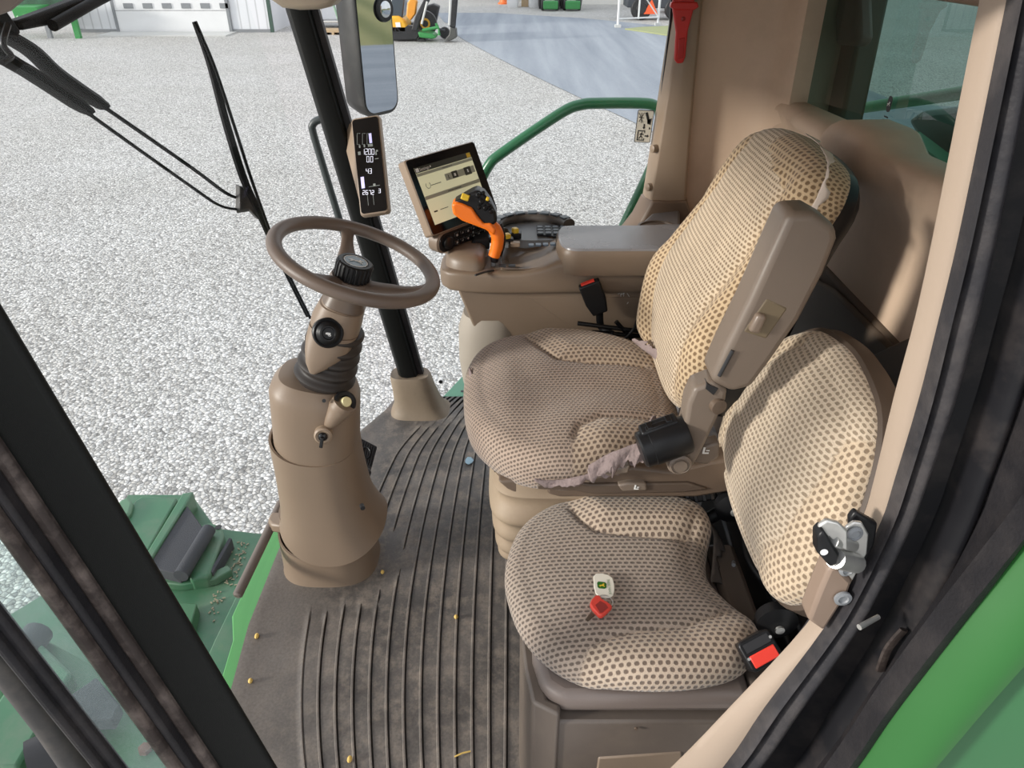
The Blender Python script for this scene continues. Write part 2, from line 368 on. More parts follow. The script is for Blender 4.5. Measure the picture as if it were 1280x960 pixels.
ORG = {}
def tag(o, label=None, cat=None, group=None, kind=None):
    if label: o['label'] = label
    if cat: o['category'] = cat
    if group: o['group'] = group
    if kind: o['kind'] = kind
    return o
def thing(name, label, cat, loc, group=None):
    o = bpy.data.objects.new(name, None); COL.objects.link(o); o.location = V(loc); o.empty_display_size = .05
    ORG[o.name] = V(loc); return tag(o, label, cat, group)
def obj(name, mb, mat, parent=None, label=None, cat=None, group=None, kind=None, smooth=38, bevel=0, bseg=2, sub=0, solid=0, norm=True):
    if parent is not None: org = ORG[parent.name]
    else:
        lo = [min(p[i] for p in mb.v) for i in range(3)]; hi = [max(p[i] for p in mb.v) for i in range(3)]
        org = V(((lo[0] + hi[0]) / 2, (lo[1] + hi[1]) / 2, lo[2]))
    me = bpy.data.meshes.new(name); me.from_pydata([p - org for p in mb.v], [], mb.f)
    mats = mat if isinstance(mat, (list, tuple)) else [mat]
    for q in mats: me.materials.append(M[q] if isinstance(q, str) else q)
    if len(mats) > 1: me.polygons.foreach_set('material_index', mb.m)
    if norm:
        bm = bmesh.new(); bm.from_mesh(me); bmesh.ops.recalc_face_normals(bm, faces=bm.faces); bm.to_mesh(me); bm.free()
    if mb.uv:
        ul = me.uv_layers.new(name='UVMap')
        for lp in me.loops: ul.data[lp.index].uv = mb.uv[lp.vertex_index]
    if mb.att:
        a = me.attributes.new('ins', 'FLOAT', 'POINT'); a.data.foreach_set('value', mb.att)
    if smooth:
        me.polygons.foreach_set('use_smooth', [True] * len(me.polygons)); me.set_sharp_from_angle(angle=R(smooth))
    me.update()
    o = bpy.data.objects.new(name, me); COL.objects.link(o)
    if parent is not None: o.parent = parent
    else: o.location = org
    ORG[o.name] = org
    if bevel:
        b = o.modifiers.new('b', 'BEVEL'); b.width = bevel; b.segments = bseg; b.limit_method = 'ANGLE'; b.angle_limit = R(35)
    if solid:
        q = o.modifiers.new('s', 'SOLIDIFY'); q.thickness = solid; q.offset = 0
    if sub:
        q = o.modifiers.new('u', 'SUBSURF'); q.levels = q.render_levels = sub
    return tag(o, label, cat, group, kind)
def struct(name, mb, mat, **k): return obj(name, mb, mat, kind='structure', **k)
def inside(p, poly):
    x, y = p; c = False; n = len(poly)
    for i in range(n):
        (x1, y1), (x2, y2) = poly[i], poly[(i + 1) % n]
        if (y1 > y) != (y2 > y) and x < (x2 - x1) * (y - y1) / (y2 - y1) + x1: c = not c
    return c
def segdist(p, path):
    best = 9
    for i in range(len(path) - 1):
        a, b = V(path[i]), V(path[i + 1]); d = b - a; t = max(0, min(1, (V(p) - a).dot(d) / max(d.length_squared, 1e-9)))
        best = min(best, (V(p) - a - d * t).length)
    return best
def pad(name, mat, parent, fr, outline, r, depth, hf, insf, nring=44, nseg=200, tuck=.5, swap=False, **k):
    out = resample([V((*p, 0)).xy.to_3d() for p in sm([(a, b, 0) for a, b in outline], 8, True)], nseg)
    n = nseg; nr = []
    area = sum(out[i].x * out[(i + 1) % n].y - out[(i + 1) % n].x * out[i].y for i in range(n))
    sg = 1 if area > 0 else -1
    for i in range(n):
        t = (out[(i + 2) % n] - out[(i - 2) % n]).normalized(); nr.append(V((t.y, -t.x, 0)) * sg)
    for _ in range(6): nr = [((nr[i - 1] + nr[i] * 2 + nr[(i + 1) % n])).normalized() for i in range(n)]
    q = [out[i] - nr[i] * r for i in range(n)]
    c = sum(q, V((0, 0, 0))) / n
    mb = MB(); mb.uv = []; mb.att = []; rings = []
    def put(p, h, uv, ins): mb.v.append(fr(p.x, p.y, h)); mb.uv.append((uv.y, uv.x) if swap else (uv.x, uv.y)); mb.att.append(ins)
    for i in range(nring + 1):
        t = max(i / nring, .004)
        for j in range(n):
            p = c + (q[j] - c) * t; put(p, hf(p.x, p.y, t), p, insf(p.x, p.y))
    for i in range(1, 9):
        a = PI / 2 * i / 8
        for j in range(n):
            p = q[j] + nr[j] * r * math.sin(a); put(p, hf(q[j].x, q[j].y, 1) - r * (1 - math.cos(a)), q[j] + nr[j] * r * a, insf(q[j].x, q[j].y))
    for dz, tk in ((.5, 0), (.85, .08), (1.0, tuck)):
        for j in range(n):
            p = out[j] - nr[j] * r * tk; h0 = hf(q[j].x, q[j].y, 1) - r
            put(p, h0 - max(depth, .002) * dz, q[j] + nr[j] * (r * PI / 2 + depth * dz), insf(q[j].x, q[j].y))
    tot = nring + 1 + 8 + 3
    for i in range(tot - 1):
        for j in range(n):
            mb.f.append((i * n + j, i * n + (j + 1) % n, (i + 1) * n + (j + 1) % n, (i + 1) * n + j)); mb.m.append(0)
    mb.f.append(tuple(range(n))); mb.f.append(tuple(range((tot - 1) * n, tot * n))); mb.m += [0, 0]
    return obj(name, mb, mat, parent, smooth=80, **k)
def ragged(mb, path, w, nrm, n=40, amp=.6):
    """a torn strip hanging along a path"""
    p = resample_open(sm(path, 8), n); w = V(w); nrm = V(nrm); vs = []
    for i, a in enumerate(p):
        jit = 1 + amp * (.55 * math.sin(i * .42) + .3 * math.sin(i * 1.1 + 1) + .3 * random.uniform(-1, 1)); e = min(1, i / 4, (n - 1 - i) / 4) * .8 + .2
        for t in (0, .35, .7, 1): vs.append(a + w * t * jit * e + nrm * (math.sin(i * .38 + t * 3) * .0045 * (t + .2) + random.uniform(-.0009, .0009)))
    mb.add(vs, [(i * 4 + j, i * 4 + j + 1, i * 4 + j + 5, i * 4 + j + 4) for i in range(n - 1) for j in range(3)])
def resample_open(pts, n):
    seg = [(pts[i + 1] - pts[i]).length for i in range(len(pts) - 1)]; T = sum(seg); out = []
    for k in range(n):
        t = T * k / (n - 1); i = 0
        while i < len(seg) - 1 and t > seg[i]: t -= seg[i]; i += 1
        out.append(pts[i].lerp(pts[i + 1], min(1, t / max(seg[i], 1e-9))))
    return out
def Y0(x): return .64 - .24 * (abs(x - 1.47) / .83) ** 1.9          # plan curve of the windshield foot
def glassy(x, z): return Y0(x) + .19 * z
SCREEN_LEAP = [(-.9, -.1), (-.5, .12), (-.1, .1), (.3, .3), (.42, .62), (.55, .45), (.85, .4), (.6, .2), (.5, 0), (.9, -.3), (.8, -.38), (.3, -.12), (-.2, -.1), (-.55, -.5), (-.65, -.46), (-.4, -.08)]

exec_parts = []
GZ = -2.0
def G(u, v, dz=0): return px(u, v, z=GZ + dz)
# ------------------------------------------------------------------ the yard outside
g = MB(); g.add([(-60, -90, GZ), (140, -90, GZ), (140, 110, GZ), (-60, 110, GZ)], [(0, 1, 2, 3)]); struct('ground', g, 'gravel', smooth=0)
e = [G(u, v) for u, v in ((562, 30), (572, 45), (617, 70), (667, 95), (730, 125), (785, 150), (835, 175))]
e = sm(e, 4)
last = e[-1]
poly = [V((p.x, p.y, GZ + .012)) for p in e] + [V((last.x - 4.2, last.y - 3.4, GZ + .012)), V((6, -8.5, GZ + .012)), V((0, -9.5, GZ + .012)), V((-8, -27, GZ + .012)), V((13, -27, GZ + .012)), V((19, -9.5, GZ + .012)), V((35, -9, GZ + .012)), V((41, -3.5, GZ + .012)), V((44, 1, GZ + .012)), V((44, 4, GZ + .012)), V((39, 3.2, GZ + .012))]
g = MB(); g.add(poly, [tuple(range(len(poly)))]); struct('road', g, 'road', smooth=0)
g = MB(); g.add([(-20, -70, GZ + .014), (34, -70, GZ + .014), (34, -27, GZ + .014), (-20, -27, GZ + .014)], [(0, 1, 2, 3)]); struct('lawn', g, 'lawn', smooth=0)
tuft = [G(u, v) for u, v in ((781, 37.5), (800, 35.5), (835, 34), (870, 33), (870, 50), (838, 46), (806, 41))]
g = MB(); g.prism(tuft, (0, 0, .06)); tag(obj('grass', g, 'grassmat', smooth=0), 'small patch of grass beside the white gate posts', 'grass', kind='stuff')

# white shed with garage door
X = 34.8
def B(u, v, x=X): return px(u, v, x=x)
yl, yr = B(97, 41).y, B(341, 40).y
shed = thing('shed', 'white metal shed with a wide garage door and small windows', 'building', (X, (yl + yr) / 2, GZ))
H = 5.2
g = MB(); g.box((X + 4, (yl + yr) / 2, GZ + H / 2), (8, yl - yr, H)); obj('wall', g, 'siding', shed, smooth=0)
dl, dr = B(150, 41).y, B(290, 40).y
g = MB()
for k in range(5): g.box((X - .04, (dl + dr) / 2, GZ + .42 + k * .82), (.06, dl - dr, .80))
door = obj('garage_door', g, 'whitepaint', shed, smooth=0)
for k in range(6):
    u = 155.5 + k * 24; a, b = B(u, 7), B(u + 11.5, 7)
    w = MB(); w.box((X - .08, (a.y + b.y) / 2, a.z), (.04, a.y - b.y, .19)); w2 = obj('window', w, 'steelgrey', door, smooth=0)
g = MB()
for y in (dl, dr): g.box((X - .05, y, GZ + 2.1), (.1, .12, 4.2))
g.box((X - .05, (dl + dr) / 2, GZ + 4.24), (.1, dl - dr, .12)); obj('door_frame', g, 'steelgrey', shed, smooth=0)
for y in (yl, yr):
    g = MB(); g.box((X - .03, y, GZ + H / 2), (.12, .14, H)); obj('corner_trim', g, pm('dark_green_trim', (.05, .09, .07)), shed, smooth=0)
g = MB(); g.box((X - .02, (yl + yr) / 2, GZ + .06), (.08, yl - yr, .12)); obj('base', g, 'steelgrey', shed, smooth=0)
g = MB(); g.prism([(X - .4, yl + .3, GZ + H), (X + 4, yl + .3, GZ + H + 1.2), (X + 8.4, yl + .3, GZ + H)], (0, yr - yl - .6, 0)); obj('roof', g, 'steelgrey', shed, smooth=0)
g = MB(); a, b = B(146, 43, X - 1), B(296, 42, X - 1); g.box((X - .86, (dl + dr) / 2, GZ + .02), (1.4, dl - dr + .5, .04)); tag(obj('concrete_apron', g, 'lightgrey', smooth=0), 'pale concrete strip before the garage door of the shed', 'concrete strip')

# grain header parked beside the shed
X2 = 32.6
hd = thing('harvester_header', 'green harvester header parked beside the white shed', 'farm implement', (X2, 19.5, GZ))
def B2(u, v, x=X2): return px(u, v, x=x)
g = MB(); g.prism([B2(u, v) for u, v in ((12, 8), (44, 8), (50, 15), (40, 22), (26, 26), (18, 22))], (1.2, 0, 0)); obj('end_shield', g, 'bggreen', hd, smooth=0, bevel=.04)
g = MB(); g.prism([B2(u, v, X2 + 1) for u, v in ((0, -6), (92, -6), (92, 4), (88, 8), (50, 18), (40, 10), (0, 16))], (.5, 0, 0)); obj('back_frame', g, pm('header_dark', (.03, .09, .05), var=.9, nscale=3), hd, smooth=0)
for k in range(6):
    a = B2(48 + k * 8, 14 - k * 1.6, X2 + .6); g = MB(); g.tube([a, a + V((-.8, .1, -.25)), a + V((-1.2, .2, -.1))], .05, 6); obj('reel_tine', g, 'bggreen', hd)
g = MB(); g.tube([B2(40, 24), B2(92, 2)], .13, 8); obj('auger_tube', g, 'bgblack', hd)
for u, v in ((62, 42), (93, 30)):
    a = B2(u, v); g = MB(); g.box((a.x, a.y, (a.z + GZ) / 2 + .35), (.14, .16, max(.5, a.z - GZ) + .7)); obj('stand_leg', g, 'steelgrey', hd, smooth=0)
a = B2(95, 34); g = MB(); g.box((a.x, a.y, GZ + .7), (.18, .2, 1.4)); obj('stand_leg', g, 'bggreen', hd, smooth=0)

# white car behind the light frame
X3 = 36.0
cy0, cy1 = B(378, 30, X3).y, B(440, 30, X3).y
car = thing('car', 'white car parked behind the galvanized frame by the mirror', 'car', (X3, (cy0 + cy1) / 2, GZ))
def carbody(root, x, y0, y1, mb, mat_b, hh=1.45, w=1.7):
    l = y0 - y1; s = lambda t, z: V((x, y0 - t * l, GZ + z))
    prof = [(0, .35), (0, .75), (.04, .92), (.2, 1.0), (.32, hh), (.75, hh), (.92, 1.05), (1, .95), (1, .35)]
    g = MB(); g.prism([s(t, z) for t, z in prof], (w, 0, 0)); obj('body', g, mat_b, root, bevel=.06, smooth=30)
    for ts in (((.24, 1.0), (.345, hh - .1), (.5, hh - .1), (.5, 1.0)), ((.53, 1.0), (.53, hh - .1), (.72, hh - .1), (.84, 1.03))):
        g = MB(); g.prism([s(t, z) - V((.02, 0, 0)) for t, z in ts], (.03, 0, 0)); obj('window', g, 'carglass', root, smooth=0)
    for t in (.17, .82):
        g = MB(); c = s(t, .33); g.lathe(c - V((.02, 0, 0)), (1, 0, 0), [(.01, -.01), (.2, 0), (.33, .0), (.33, .2), (.01, .2)], 24); obj('wheel', g, 'bgblack', root)
carbody(car, X3, cy0, cy1 - 1.2, None, 'carwhite')
fr_ = thing('metal_frame', 'light galvanized standing frame before the white car', 'frame', B(408, 38, 34.5))
for u in (399, 405.5, 412):
    g = MB(); p = G(u, 38); p = V((34.3, p.y, GZ)); g.tube([p, p + V((0, 0, 2.2))], .035, 8); obj('post', g, 'lightgrey', fr_)
for z in (.45, 1.5):
    g = MB(); g.tube([V((34.3, B(399, 20, 34.3).y, GZ + z)), V((34.3, B(424, 20, 34.3).y, GZ + z))], .03, 8); obj('rail', g, 'lightgrey', fr_)
g = MB(); g.tube([V((34.3, B(412, 10, 34.3).y, GZ + 1.7)), V((34.3, B(424, 30, 34.3).y, GZ + .5))], .05, 8); obj('brace', g, pm('sage_green', (.25, .38, .28)), fr_)
g = MB(); c = V((34.2, B(418, 36, 34.2).y, GZ)); g.box(c + V((0, 0, .14)), (.8, .9, .1));
for dy in (-.35, 0, .35): g.box(c + V((0, dy, .045)), (.8, .1, .09))
tag(obj('pallet', g, 'wood', smooth=0), 'wooden pallet on the gravel under the galvanized frame', 'pallet')

# mini excavator
X4 = 31.5
def E4(u, v, x=X4): return px(u, v, x=x)
ex = thing('excavator', 'yellow and black tracked mini excavator on the gravel', 'excavator', E4(515, 53))
g = MB(); g.prism([V((X4, E4(u, 50).y, GZ + z)) for u, z in ((488, .1), (484, .32), (489, .55), (521, .55), (526, .33), (521, .05), (492, .03))], (.5, 0, 0)); tr = obj('track', g, 'bgblack', ex, bevel=.05)
g = MB(); g.prism([V((X4 + 1.2, E4(u, 50).y, GZ + z)) for u, z in ((488, .1), (484, .32), (489, .55), (521, .55), (526, .33), (521, .05), (492, .03))], (.5, 0, 0)); obj('track', g, 'bgblack', ex, bevel=.05)
g = MB(); g.prism([E4(u, v) for u, v in ((488, 42), (509, 42), (509, 32), (505, 24), (498, 20), (484, 20))], (1.5, 0, 0)); hs = obj('engine_cover', g, 'exyellow', ex, bevel=.08)
g = MB(); g.text('35', .3, E4(496, 38) - V((.03, 0, 0)), (0, -1, 0), (0, 0, 1)); obj('number', g, 'bgblack', hs, smooth=0)
g = MB(); g.prism([E4(u, v, X4 - .02) for u, v in ((494, 28), (500, 28), (501, 34), (495, 34))], (.02, 0, 0)); obj('badge', g, 'white', hs, smooth=0)
g = MB(); g.prism([E4(u, v, X4 + .1) for u, v in ((489, 22), (503, 24), (506, -4), (488, -4))], (1.1, 0, 0)); obj('cab', g, 'carglass', ex, bevel=.05)
g = MB(); g.prism([E4(u, v, X4 - .1) for u, v in ((508, 20), (513, 26), (519, 18), (521, 2), (515, -4), (509, 4))], (.4, 0, 0)); obj('boom_base', g, pm('machine_orange', (.75, .3, .03)), ex, bevel=.04)
g = MB(); g.prism([E4(u, v, X4 - .3) for u, v in ((514, 38), (521, 39), (525, 24), (538, -2), (531, -3), (519, 20))], (.35, 0, 0)); obj('boom', g, 'bgblack', ex, bevel=.03)
g = MB(); g.prism([E4(u, v, X4 - .3) for u, v in ((562, 34), (569, 35), (572, 0), (576, -8), (565, -8))], (.3, 0, 0)); obj('dipper_arm', g, 'bgblack', ex, bevel=.03)
g = MB(); g.tube([E4(561.5, 31, X4 - .4), E4(563.5, -6, X4 - .4)], .045, 8); obj('ram', g, 'lightgrey', ex)
g = MB(); g.tube([E4(527, 30, X4 - .4), E4(534, 2, X4 - .4)], .04, 8); obj('ram', g, 'lightgrey', ex)
g = MB(); g.prism([E4(u, v, X4 - .35) for u, v in ((563, 34), (570, 36), (571, 47), (563, 51), (555, 51), (561, 44))], (.55, 0, 0)); obj('bucket', g, pm('bucket_steel', (.07, .07, .065)), ex, bevel=.03)
g = MB(); g.prism([E4(u, v) for u, v in ((521, 50), (530, 48), (534, 54), (524, 53))], (1.6, 0, 0)); obj('blade', g, 'bgblack', ex, bevel=.02)
# green implement with yellow wheel behind it
mw = thing('mower_deck', 'green implement with a yellow wheel and black guard behind the excavator', 'farm implement', G(540, 46))
g = MB(); c = E4(531.5, 29.5, 32.2); g.lathe(c, (-1, 0, 0), [(.01, .02), (.18, .05), (.26, 0), (.27, -.12), (.01, -.12)], 24); obj('wheel_rim', g, 'exyellow', mw)
g = MB(); g.lathe(c + V((.02, 0, 0)), (-1, 0, 0), [(.27, .06), (.44, .03), (.46, -.12), (.44, -.24), (.27, -.26)], 28); obj('tyre', g, 'bgblack', mw)
g = MB(); g.prism([E4(u, v, 32.9) for u, v in ((534, 28), (545, 28), (549, 8), (541, 5), (531, 8))], (.6, 0, 0)); obj('guard', g, 'bgblack', mw, bevel=.05)
g = MB(); g.prism([E4(u, v, 31.2) for u, v in ((522, 40), (541, 42), (546, 47), (540, 49), (524, 47))], (.9, 0, 0)); obj('deck', g, 'bggreen', mw, bevel=.05)
g = MB(); g.tube([E4(528, 38, 31.2), E4(548, 34, 31.2), E4(549, 44, 31.2)], .06, 8); g.tube([E4(548, 36, 31.2), E4(545, 29, 31.2)], .05, 8); obj('frame_tube', g, 'bggreen', mw)
g = MB(); c = E4(556, 41, 32.2); g.lathe(c, (-1, 0, 0), [(.01, .06), (.2, .06), (.22, 0), (.2, -.1), (.01, -.1)], 20); obj('gauge_wheel', g, 'bgblack', mw)
g = MB(); g.tube([E4(548, 37, 31.8), E4(556, 39, 31.8)], .07, 8); obj('wheel_arm', g, 'bgblack', mw)

# far grey warehouse, two compact tractors, tote and gate
X5 = 50.0
wy0, wy1 = B(672, 5, X5).y, B(900, 5, X5).y
wh = thing('warehouse', 'long dark grey metal warehouse at the far end of the yard', 'building', (X5, (wy0 + wy1) / 2, GZ))
g = MB(); g.box((X5 + 4, (wy0 + wy1) / 2, GZ + 2.5), (8, wy0 - wy1, 5)); obj('wall', g, 'siding_dk', wh, smooth=0)
g = MB(); g.box((X5 - .05, (wy0 + wy1) / 2, GZ + .25), (.1, wy0 - wy1, .5)); obj('footing', g, 'lightgrey', wh, smooth=0)
wy2 = B(560, 5, 56).y
wh2 = thing('storage_shed', 'far brownish open storage shed behind the tractors', 'building', (56, wy2 - 2, GZ))
g = MB(); g.box((58, wy2 - 2.5, GZ + 2.2), (4, 5, 4.4)); obj('wall', g, pm('old_boards', (.22, .19, .17)), wh2, smooth=0)
g = MB(); g.box((57.5, wy2 - 2.5, GZ + 4.5), (6, 5.4, .2)); obj('roof', g, 'steelgrey', wh2, smooth=0)
for i, (u, lab) in enumerate(((687, 'compact green tractor at the far warehouse, farther from the gate'), (714, 'compact green tractor at the far warehouse, nearer the gate'))):
    c = px(u, 12, z=GZ); t = thing('compact_tractor', lab, 'tractor', c, 'compact tractors by the warehouse')
    def bxx(n, dx, dy, z, s, m, top=1): g = MB(); g.box(c + V((dx, dy, z)), s, top=top); obj(n, g, m, t, smooth=0, bevel=.05)
    bxx('hood', 0, 0, .75, (1.2, .65, .5), 'bggreen', .85); bxx('loader_bucket', -1.0, 0, .3, (.4, .8, .4), 'bggreen'); bxx('canopy', .6, 0, 2.0, (1.0, .85, .08), 'bggreen')
    for dy in (-.36, .36):
        bxx('canopy_post', .8, dy, 1.4, (.08, .08, 1.2), 'bgblack')
        g = MB(); g.lathe(c + V((.7, dy * 1.3, .55)), (0, 1, 0), [(.02, -.15), (.35, -.15), (.55, -.1), (.55, .1), (.35, .15), (.02, .15)], 20); obj('wheel', g, 'bgblack', t)
        g = MB(); g.lathe(c + V((-.45, dy * 1.1, .32)), (0, 1, 0), [(.02, -.1), (.2, -.1), (.32, -.07), (.32, .07), (.2, .1), (.02, .1)], 16); obj('wheel', g, 'bgblack', t)
for i, (u, lab, mt) in enumerate(((641, 'white bulk sack standing far across the yard, nearer the excavator', 'whitepaint'), (668, 'white bulk sack standing beside the far compact tractors', 'whitepaint'))):
    c = px(u, 9, z=GZ) ; g = MB(); g.loft([selli(c.x, c.y, .36 * k, .32 * k, c.z + z, 4, 20) for z, k in ((0, .95), (.15, 1.05), (.6, 1.08), (1.0, 1.0), (1.12, .8))]); tag(obj('bulk_sack', g, mt), lab, 'sack', 'bulk sacks across the yard')
c = px(656, 8, z=GZ); g = MB(); g.box(c + V((0, 0, .5)), (.6, .4, 1.0)); g.box(c + V((0, 0, 1.03)), (.64, .44, .06)); tag(obj('wooden_crate', g, 'wood', smooth=0), 'brown crate between the two white bulk sacks', 'crate')
c = px(630, 5, z=GZ); g = MB(); g.loft([selli(c.x, c.y, .3 * k, .3 * k, c.z + z, 2, 16) for z, k in ((0, 1.2), (.08, 1.2), (.1, .9), (.75, .35))]); tag(obj('traffic_cone', g, pm('cone_orange', (.75, .16, .03))), 'orange cone far across the yard', 'cone')
# gate frame
gt = thing('yard_gate', 'tall white tube gate frame beside the grass patch', 'gate', G(797, 33))
for u, v in ((772, 34.5), (822, 32)):
    p = G(u, v); g = MB(); g.tube([p, p + V((0, 0, 2.6))], .055, 10); ps = obj('post', g, 'whitepaint', gt); g = MB(); g.box(p + V((0, 0, .06)), (.3, .26, .12)); obj('post_foot', g, 'lightgrey', ps, smooth=0)
p, q = G(772, 34.5), G(822, 32)
g = MB(); m_ = (p + q) / 2; g.tube([m_ + V((0, 0, .3)), m_ + V((0, 0, 2.6))], .04, 8); obj('upright', g, 'whitepaint', gt)
for z in (.35, 1.45, 2.5): g = MB(); g.tube([p + V((0, 0, z)), q + V((0, 0, z))], .035, 8); obj('rail', g, 'whitepaint', gt)
g = MB(); g.tube([m_ + V((0, 0, 1.45)), q + V((0, 0, .35))], .03, 8); obj('brace', g, 'whitepaint', gt)
# pickup truck behind the gate
X6 = 40.0
ty0, ty1 = B(783, 20, X6).y, B(850, 20, X6).y
tk = thing('utility_vehicle', 'dark utility vehicle with an orange triangle behind the gate', 'vehicle', (X6, (ty0 + ty1) / 2, GZ))
g = MB(); g.prism([V((X6, ty0 - t * (ty0 - ty1), GZ + z)) for t, z in ((0, .55), (0, 1.0), (.1, 1.15), (.45, 1.2), (.48, 2.1), (1, 2.1), (1, .5))], (1.5, 0, 0)); obj('body', g, pm('vehicle_dark', (.05, .055, .065)), tk, bevel=.05)
for t in (.27, .9):
    g = MB(); g.lathe(V((X6 - .05, ty0 - t * (ty0 - ty1), GZ + .5)), (1, 0, 0), [(.02, -.05), (.22, -.05), (.26, 0), (.45, 0), (.5, .06), (.5, .22), (.02, .25)], 24); obj('wheel', g, 'bgblack', tk)
c = B(814, 9.5, X6 - .1); g = MB(); g.prism([c + V((0, .34, -.28)), c + V((0, -.34, -.28)), c + V((0, 0, .36))], (.03, 0, 0)); obj('warning_triangle', g, pm('triangle_orange', (.85, .12, .03)), tk, smooth=0)
ry = B(832, 20, 43.5).y; rc = thing('parked_car', 'red car partly hidden by the rear post', 'car', (43.5, ry - 1.6, GZ))
carbody(rc, 43.5, ry + .1, ry - 3.6, None, pm('car_red', (.35, .03, .03)))

# ------------------------------------------------------------------ outside of the cab: mirror, rails, wipers
# mirror
mf = FR(px(466, 50, x=2.9), (.81, -.586, 0), (0, 0, 1)); mf.N = mf.U.cross(mf.W)
mir = thing('side_mirror', 'tall black exterior mirror outside the front glass, reflecting lawn and road', 'mirror', px(466, 120, x=2.9))
if mf.N.x > 0: mf = FR(mf.o, -mf.U, mf.W)
mw_, mh_ = .185, .60
mf.o = mf.o + mf.W * (mh_ / 2 - .26) + mf.U * .015
rings = []
for c_, sx, sz in ((.002, .96, .985), (-.008, 1.0, 1.0), (-.05, .98, .98), (-.10, .86, .93), (-.125, .6, .8)):
    rings.append(mf.poly(rrect(mw_ * sx, mh_ * sz, .05 * min(sx, 1), 6), c_))
g = MB(); g.loft(rings); obj('housing', g, pm('mirror_housing', (.014, .0135, .013), .42, var=.2, dirt=(.1, .09, .08), dirtamt=.4), mir)
g = MB(); g.prism(mf.poly(rrect(mw_ - .022, mh_ - .03, .042, 6), .003), mf.N * .002); obj('mirror_glass', g, 'mirror', mir, smooth=0)
g = MB(); g.lathe(mf(.045, .055, .006), mf.N, [(.038, 0), (.042, .004), (.040, .009), (.032, .010)], 32); cv = obj('convex_ring', g, 'black', mir)
g = MB(); g.lathe(mf(.045, .055, .006), mf.N, [(.034, .005), (.03, .009), (.02, .012), (.01, .0135), (.001, .014)], 32); obj('convex_glass', g, 'mirror', cv)
g = MB(); g.tube([mf(0, .25, -.1), mf(0, .5, -.12), V((2.5, .62, 1.75))], .02, 10); obj('arm', g, 'black', mir)

# green grab rail outside the far side window
p = [px(u, v, x=2.62) for u, v in ((596, 236), (611, 207), (628, 191), (700, 142), (726, 131), (750, 129), (800, 129), (818, 132), (825, 142), (822, 190), (778, 286), (762, 330))]
gr = thing('hand_rail', 'bent green tube handrail outside the far side window', 'handrail', p[-1])
g = MB(); g.tube(sm(p, 5), .0185, 16); obj('tube', g, 'railgreen', gr)
for q in ((596, 236), (762, 330)):
    a = px(*q, x=2.62); g = MB(); g.tube([a, V((a.x, a.y, -.1))], .0185, 14); obj('stanchion', g, 'railgreen', gr)
g = MB(); g.box((2.60, px(680, 300, x=2.62).y, -.13), (.10, .62, .05)); obj('foot_bar', g, 'railgreen', gr, smooth=0, bevel=.005)
# green service step corner beyond the floor by the front post
q = [px(u, v, z=-.03) for u, v in ((552, 497), (590, 498), (640, 470), (640, 430), (592, 455))]
g = MB(); g.prism(q, (0, 0, -.04)); st = tag(obj('service_step', g, pm('pale_green_paint', (.10, .26, .17)), smooth=0, bevel=.004), 'pale green step plate beyond the floor at the far front post', 'step')
g = MB()
for u, v in ((583, 478), (586, 486), (578, 489)): g.lathe(px(u, v, z=-.029), (0, 0, 1), [(.007, 0), (.007, .0008), (.001, .0008)], 12)
obj('bolt', g, 'bgblack', st, norm=True)

# dark grey tube beside the far front post
p = [px(u, v, x=2.5) for u, v in ((452, 372), (432, 300), (410, 228), (392, 168), (391, 156), (398, 150), (410, 148))]
g = MB(); g.tube(sm(p, 6), .0125, 12); tag(obj('grab_handle', g, pm('handle_grey', (.045, .055, .055), .45)), 'dark grey tubular grab handle outside beside the far front post', 'grab handle')

# wiper: a blade and two arms
wx = 2.03
def W(u, v, off=.055):
    """point on the outer face of the curved windshield under a photo pixel"""
    lo, hi = .5e-3, 4e-3
    r = ray(u, v)
    for _ in range(50):
        s = (lo + hi) / 2; p = CAM + r * s
        if p.y < glassy(p.x, p.z) + .06 + off: lo = s
        else: hi = s
    return CAM + r * lo
wi = thing('windshield_wiper', 'black windshield wiper with long blade and twin arms', 'wiper', W(390, 395))
g = MB(); bl = sm([W(u, v, .035) for u, v in ((243, 27), (262, 78), (283, 155), (304, 222), (322, 262), (350, 325), (384, 396))], 6)
g.tube(bl, [.003 + .009 * math.sin(PI * min(1, .15 + .85 * i / len(bl))) for i in range(len(bl))], 8); obj('blade_frame', g, 'wiperblack', wi)
g = MB(); g.tube(sm([W(u, v, .008) for u, v in ((243, 27), (266, 78), (292, 155), (318, 235), (348, 315), (388, 398))], 6), .0045, 6); obj('rubber_strip', g, 'wiperblack', wi)
g = MB(); a = W(308, 255, .05)
g.prism([W(u, v, .05) for u, v in ((300, 232), (314, 238), (328, 262), (325, 276), (312, 262), (300, 264))], (.02, .02, 0)); obj('blade_clip', g, 'greybar', wi, bevel=.004)
for pts, w0 in (((( -30, 26), (34, 60), (70, 92), (125, 130), (135, 137), (240, 210), (282, 241), (302, 249)), 1), (((-30, 46), (10, 75), (40, 93), (105, 136), (115, 145), (240, 234), (275, 257), (300, 262)), 1)):
    q = [W(u, v, .08) for u, v in pts]; g = MB(); q2 = sm(q, 5)
    n_ = len(q2); g.tube(q2, [.026 if i < 15 else .022 if i < 17 else .016 if i < 20 else .0075 for i in range(n_)], 8, flat=.5); obj('arm', g, 'wiperblack', wi)
g = MB(); a = W(301, 261, .085); g.lathe(a, (.2, -1, .1), [(.001, -.012), (.011, -.012), (.011, .02), (.001, .02)], 16); obj('pivot', g, 'greybar', wi)
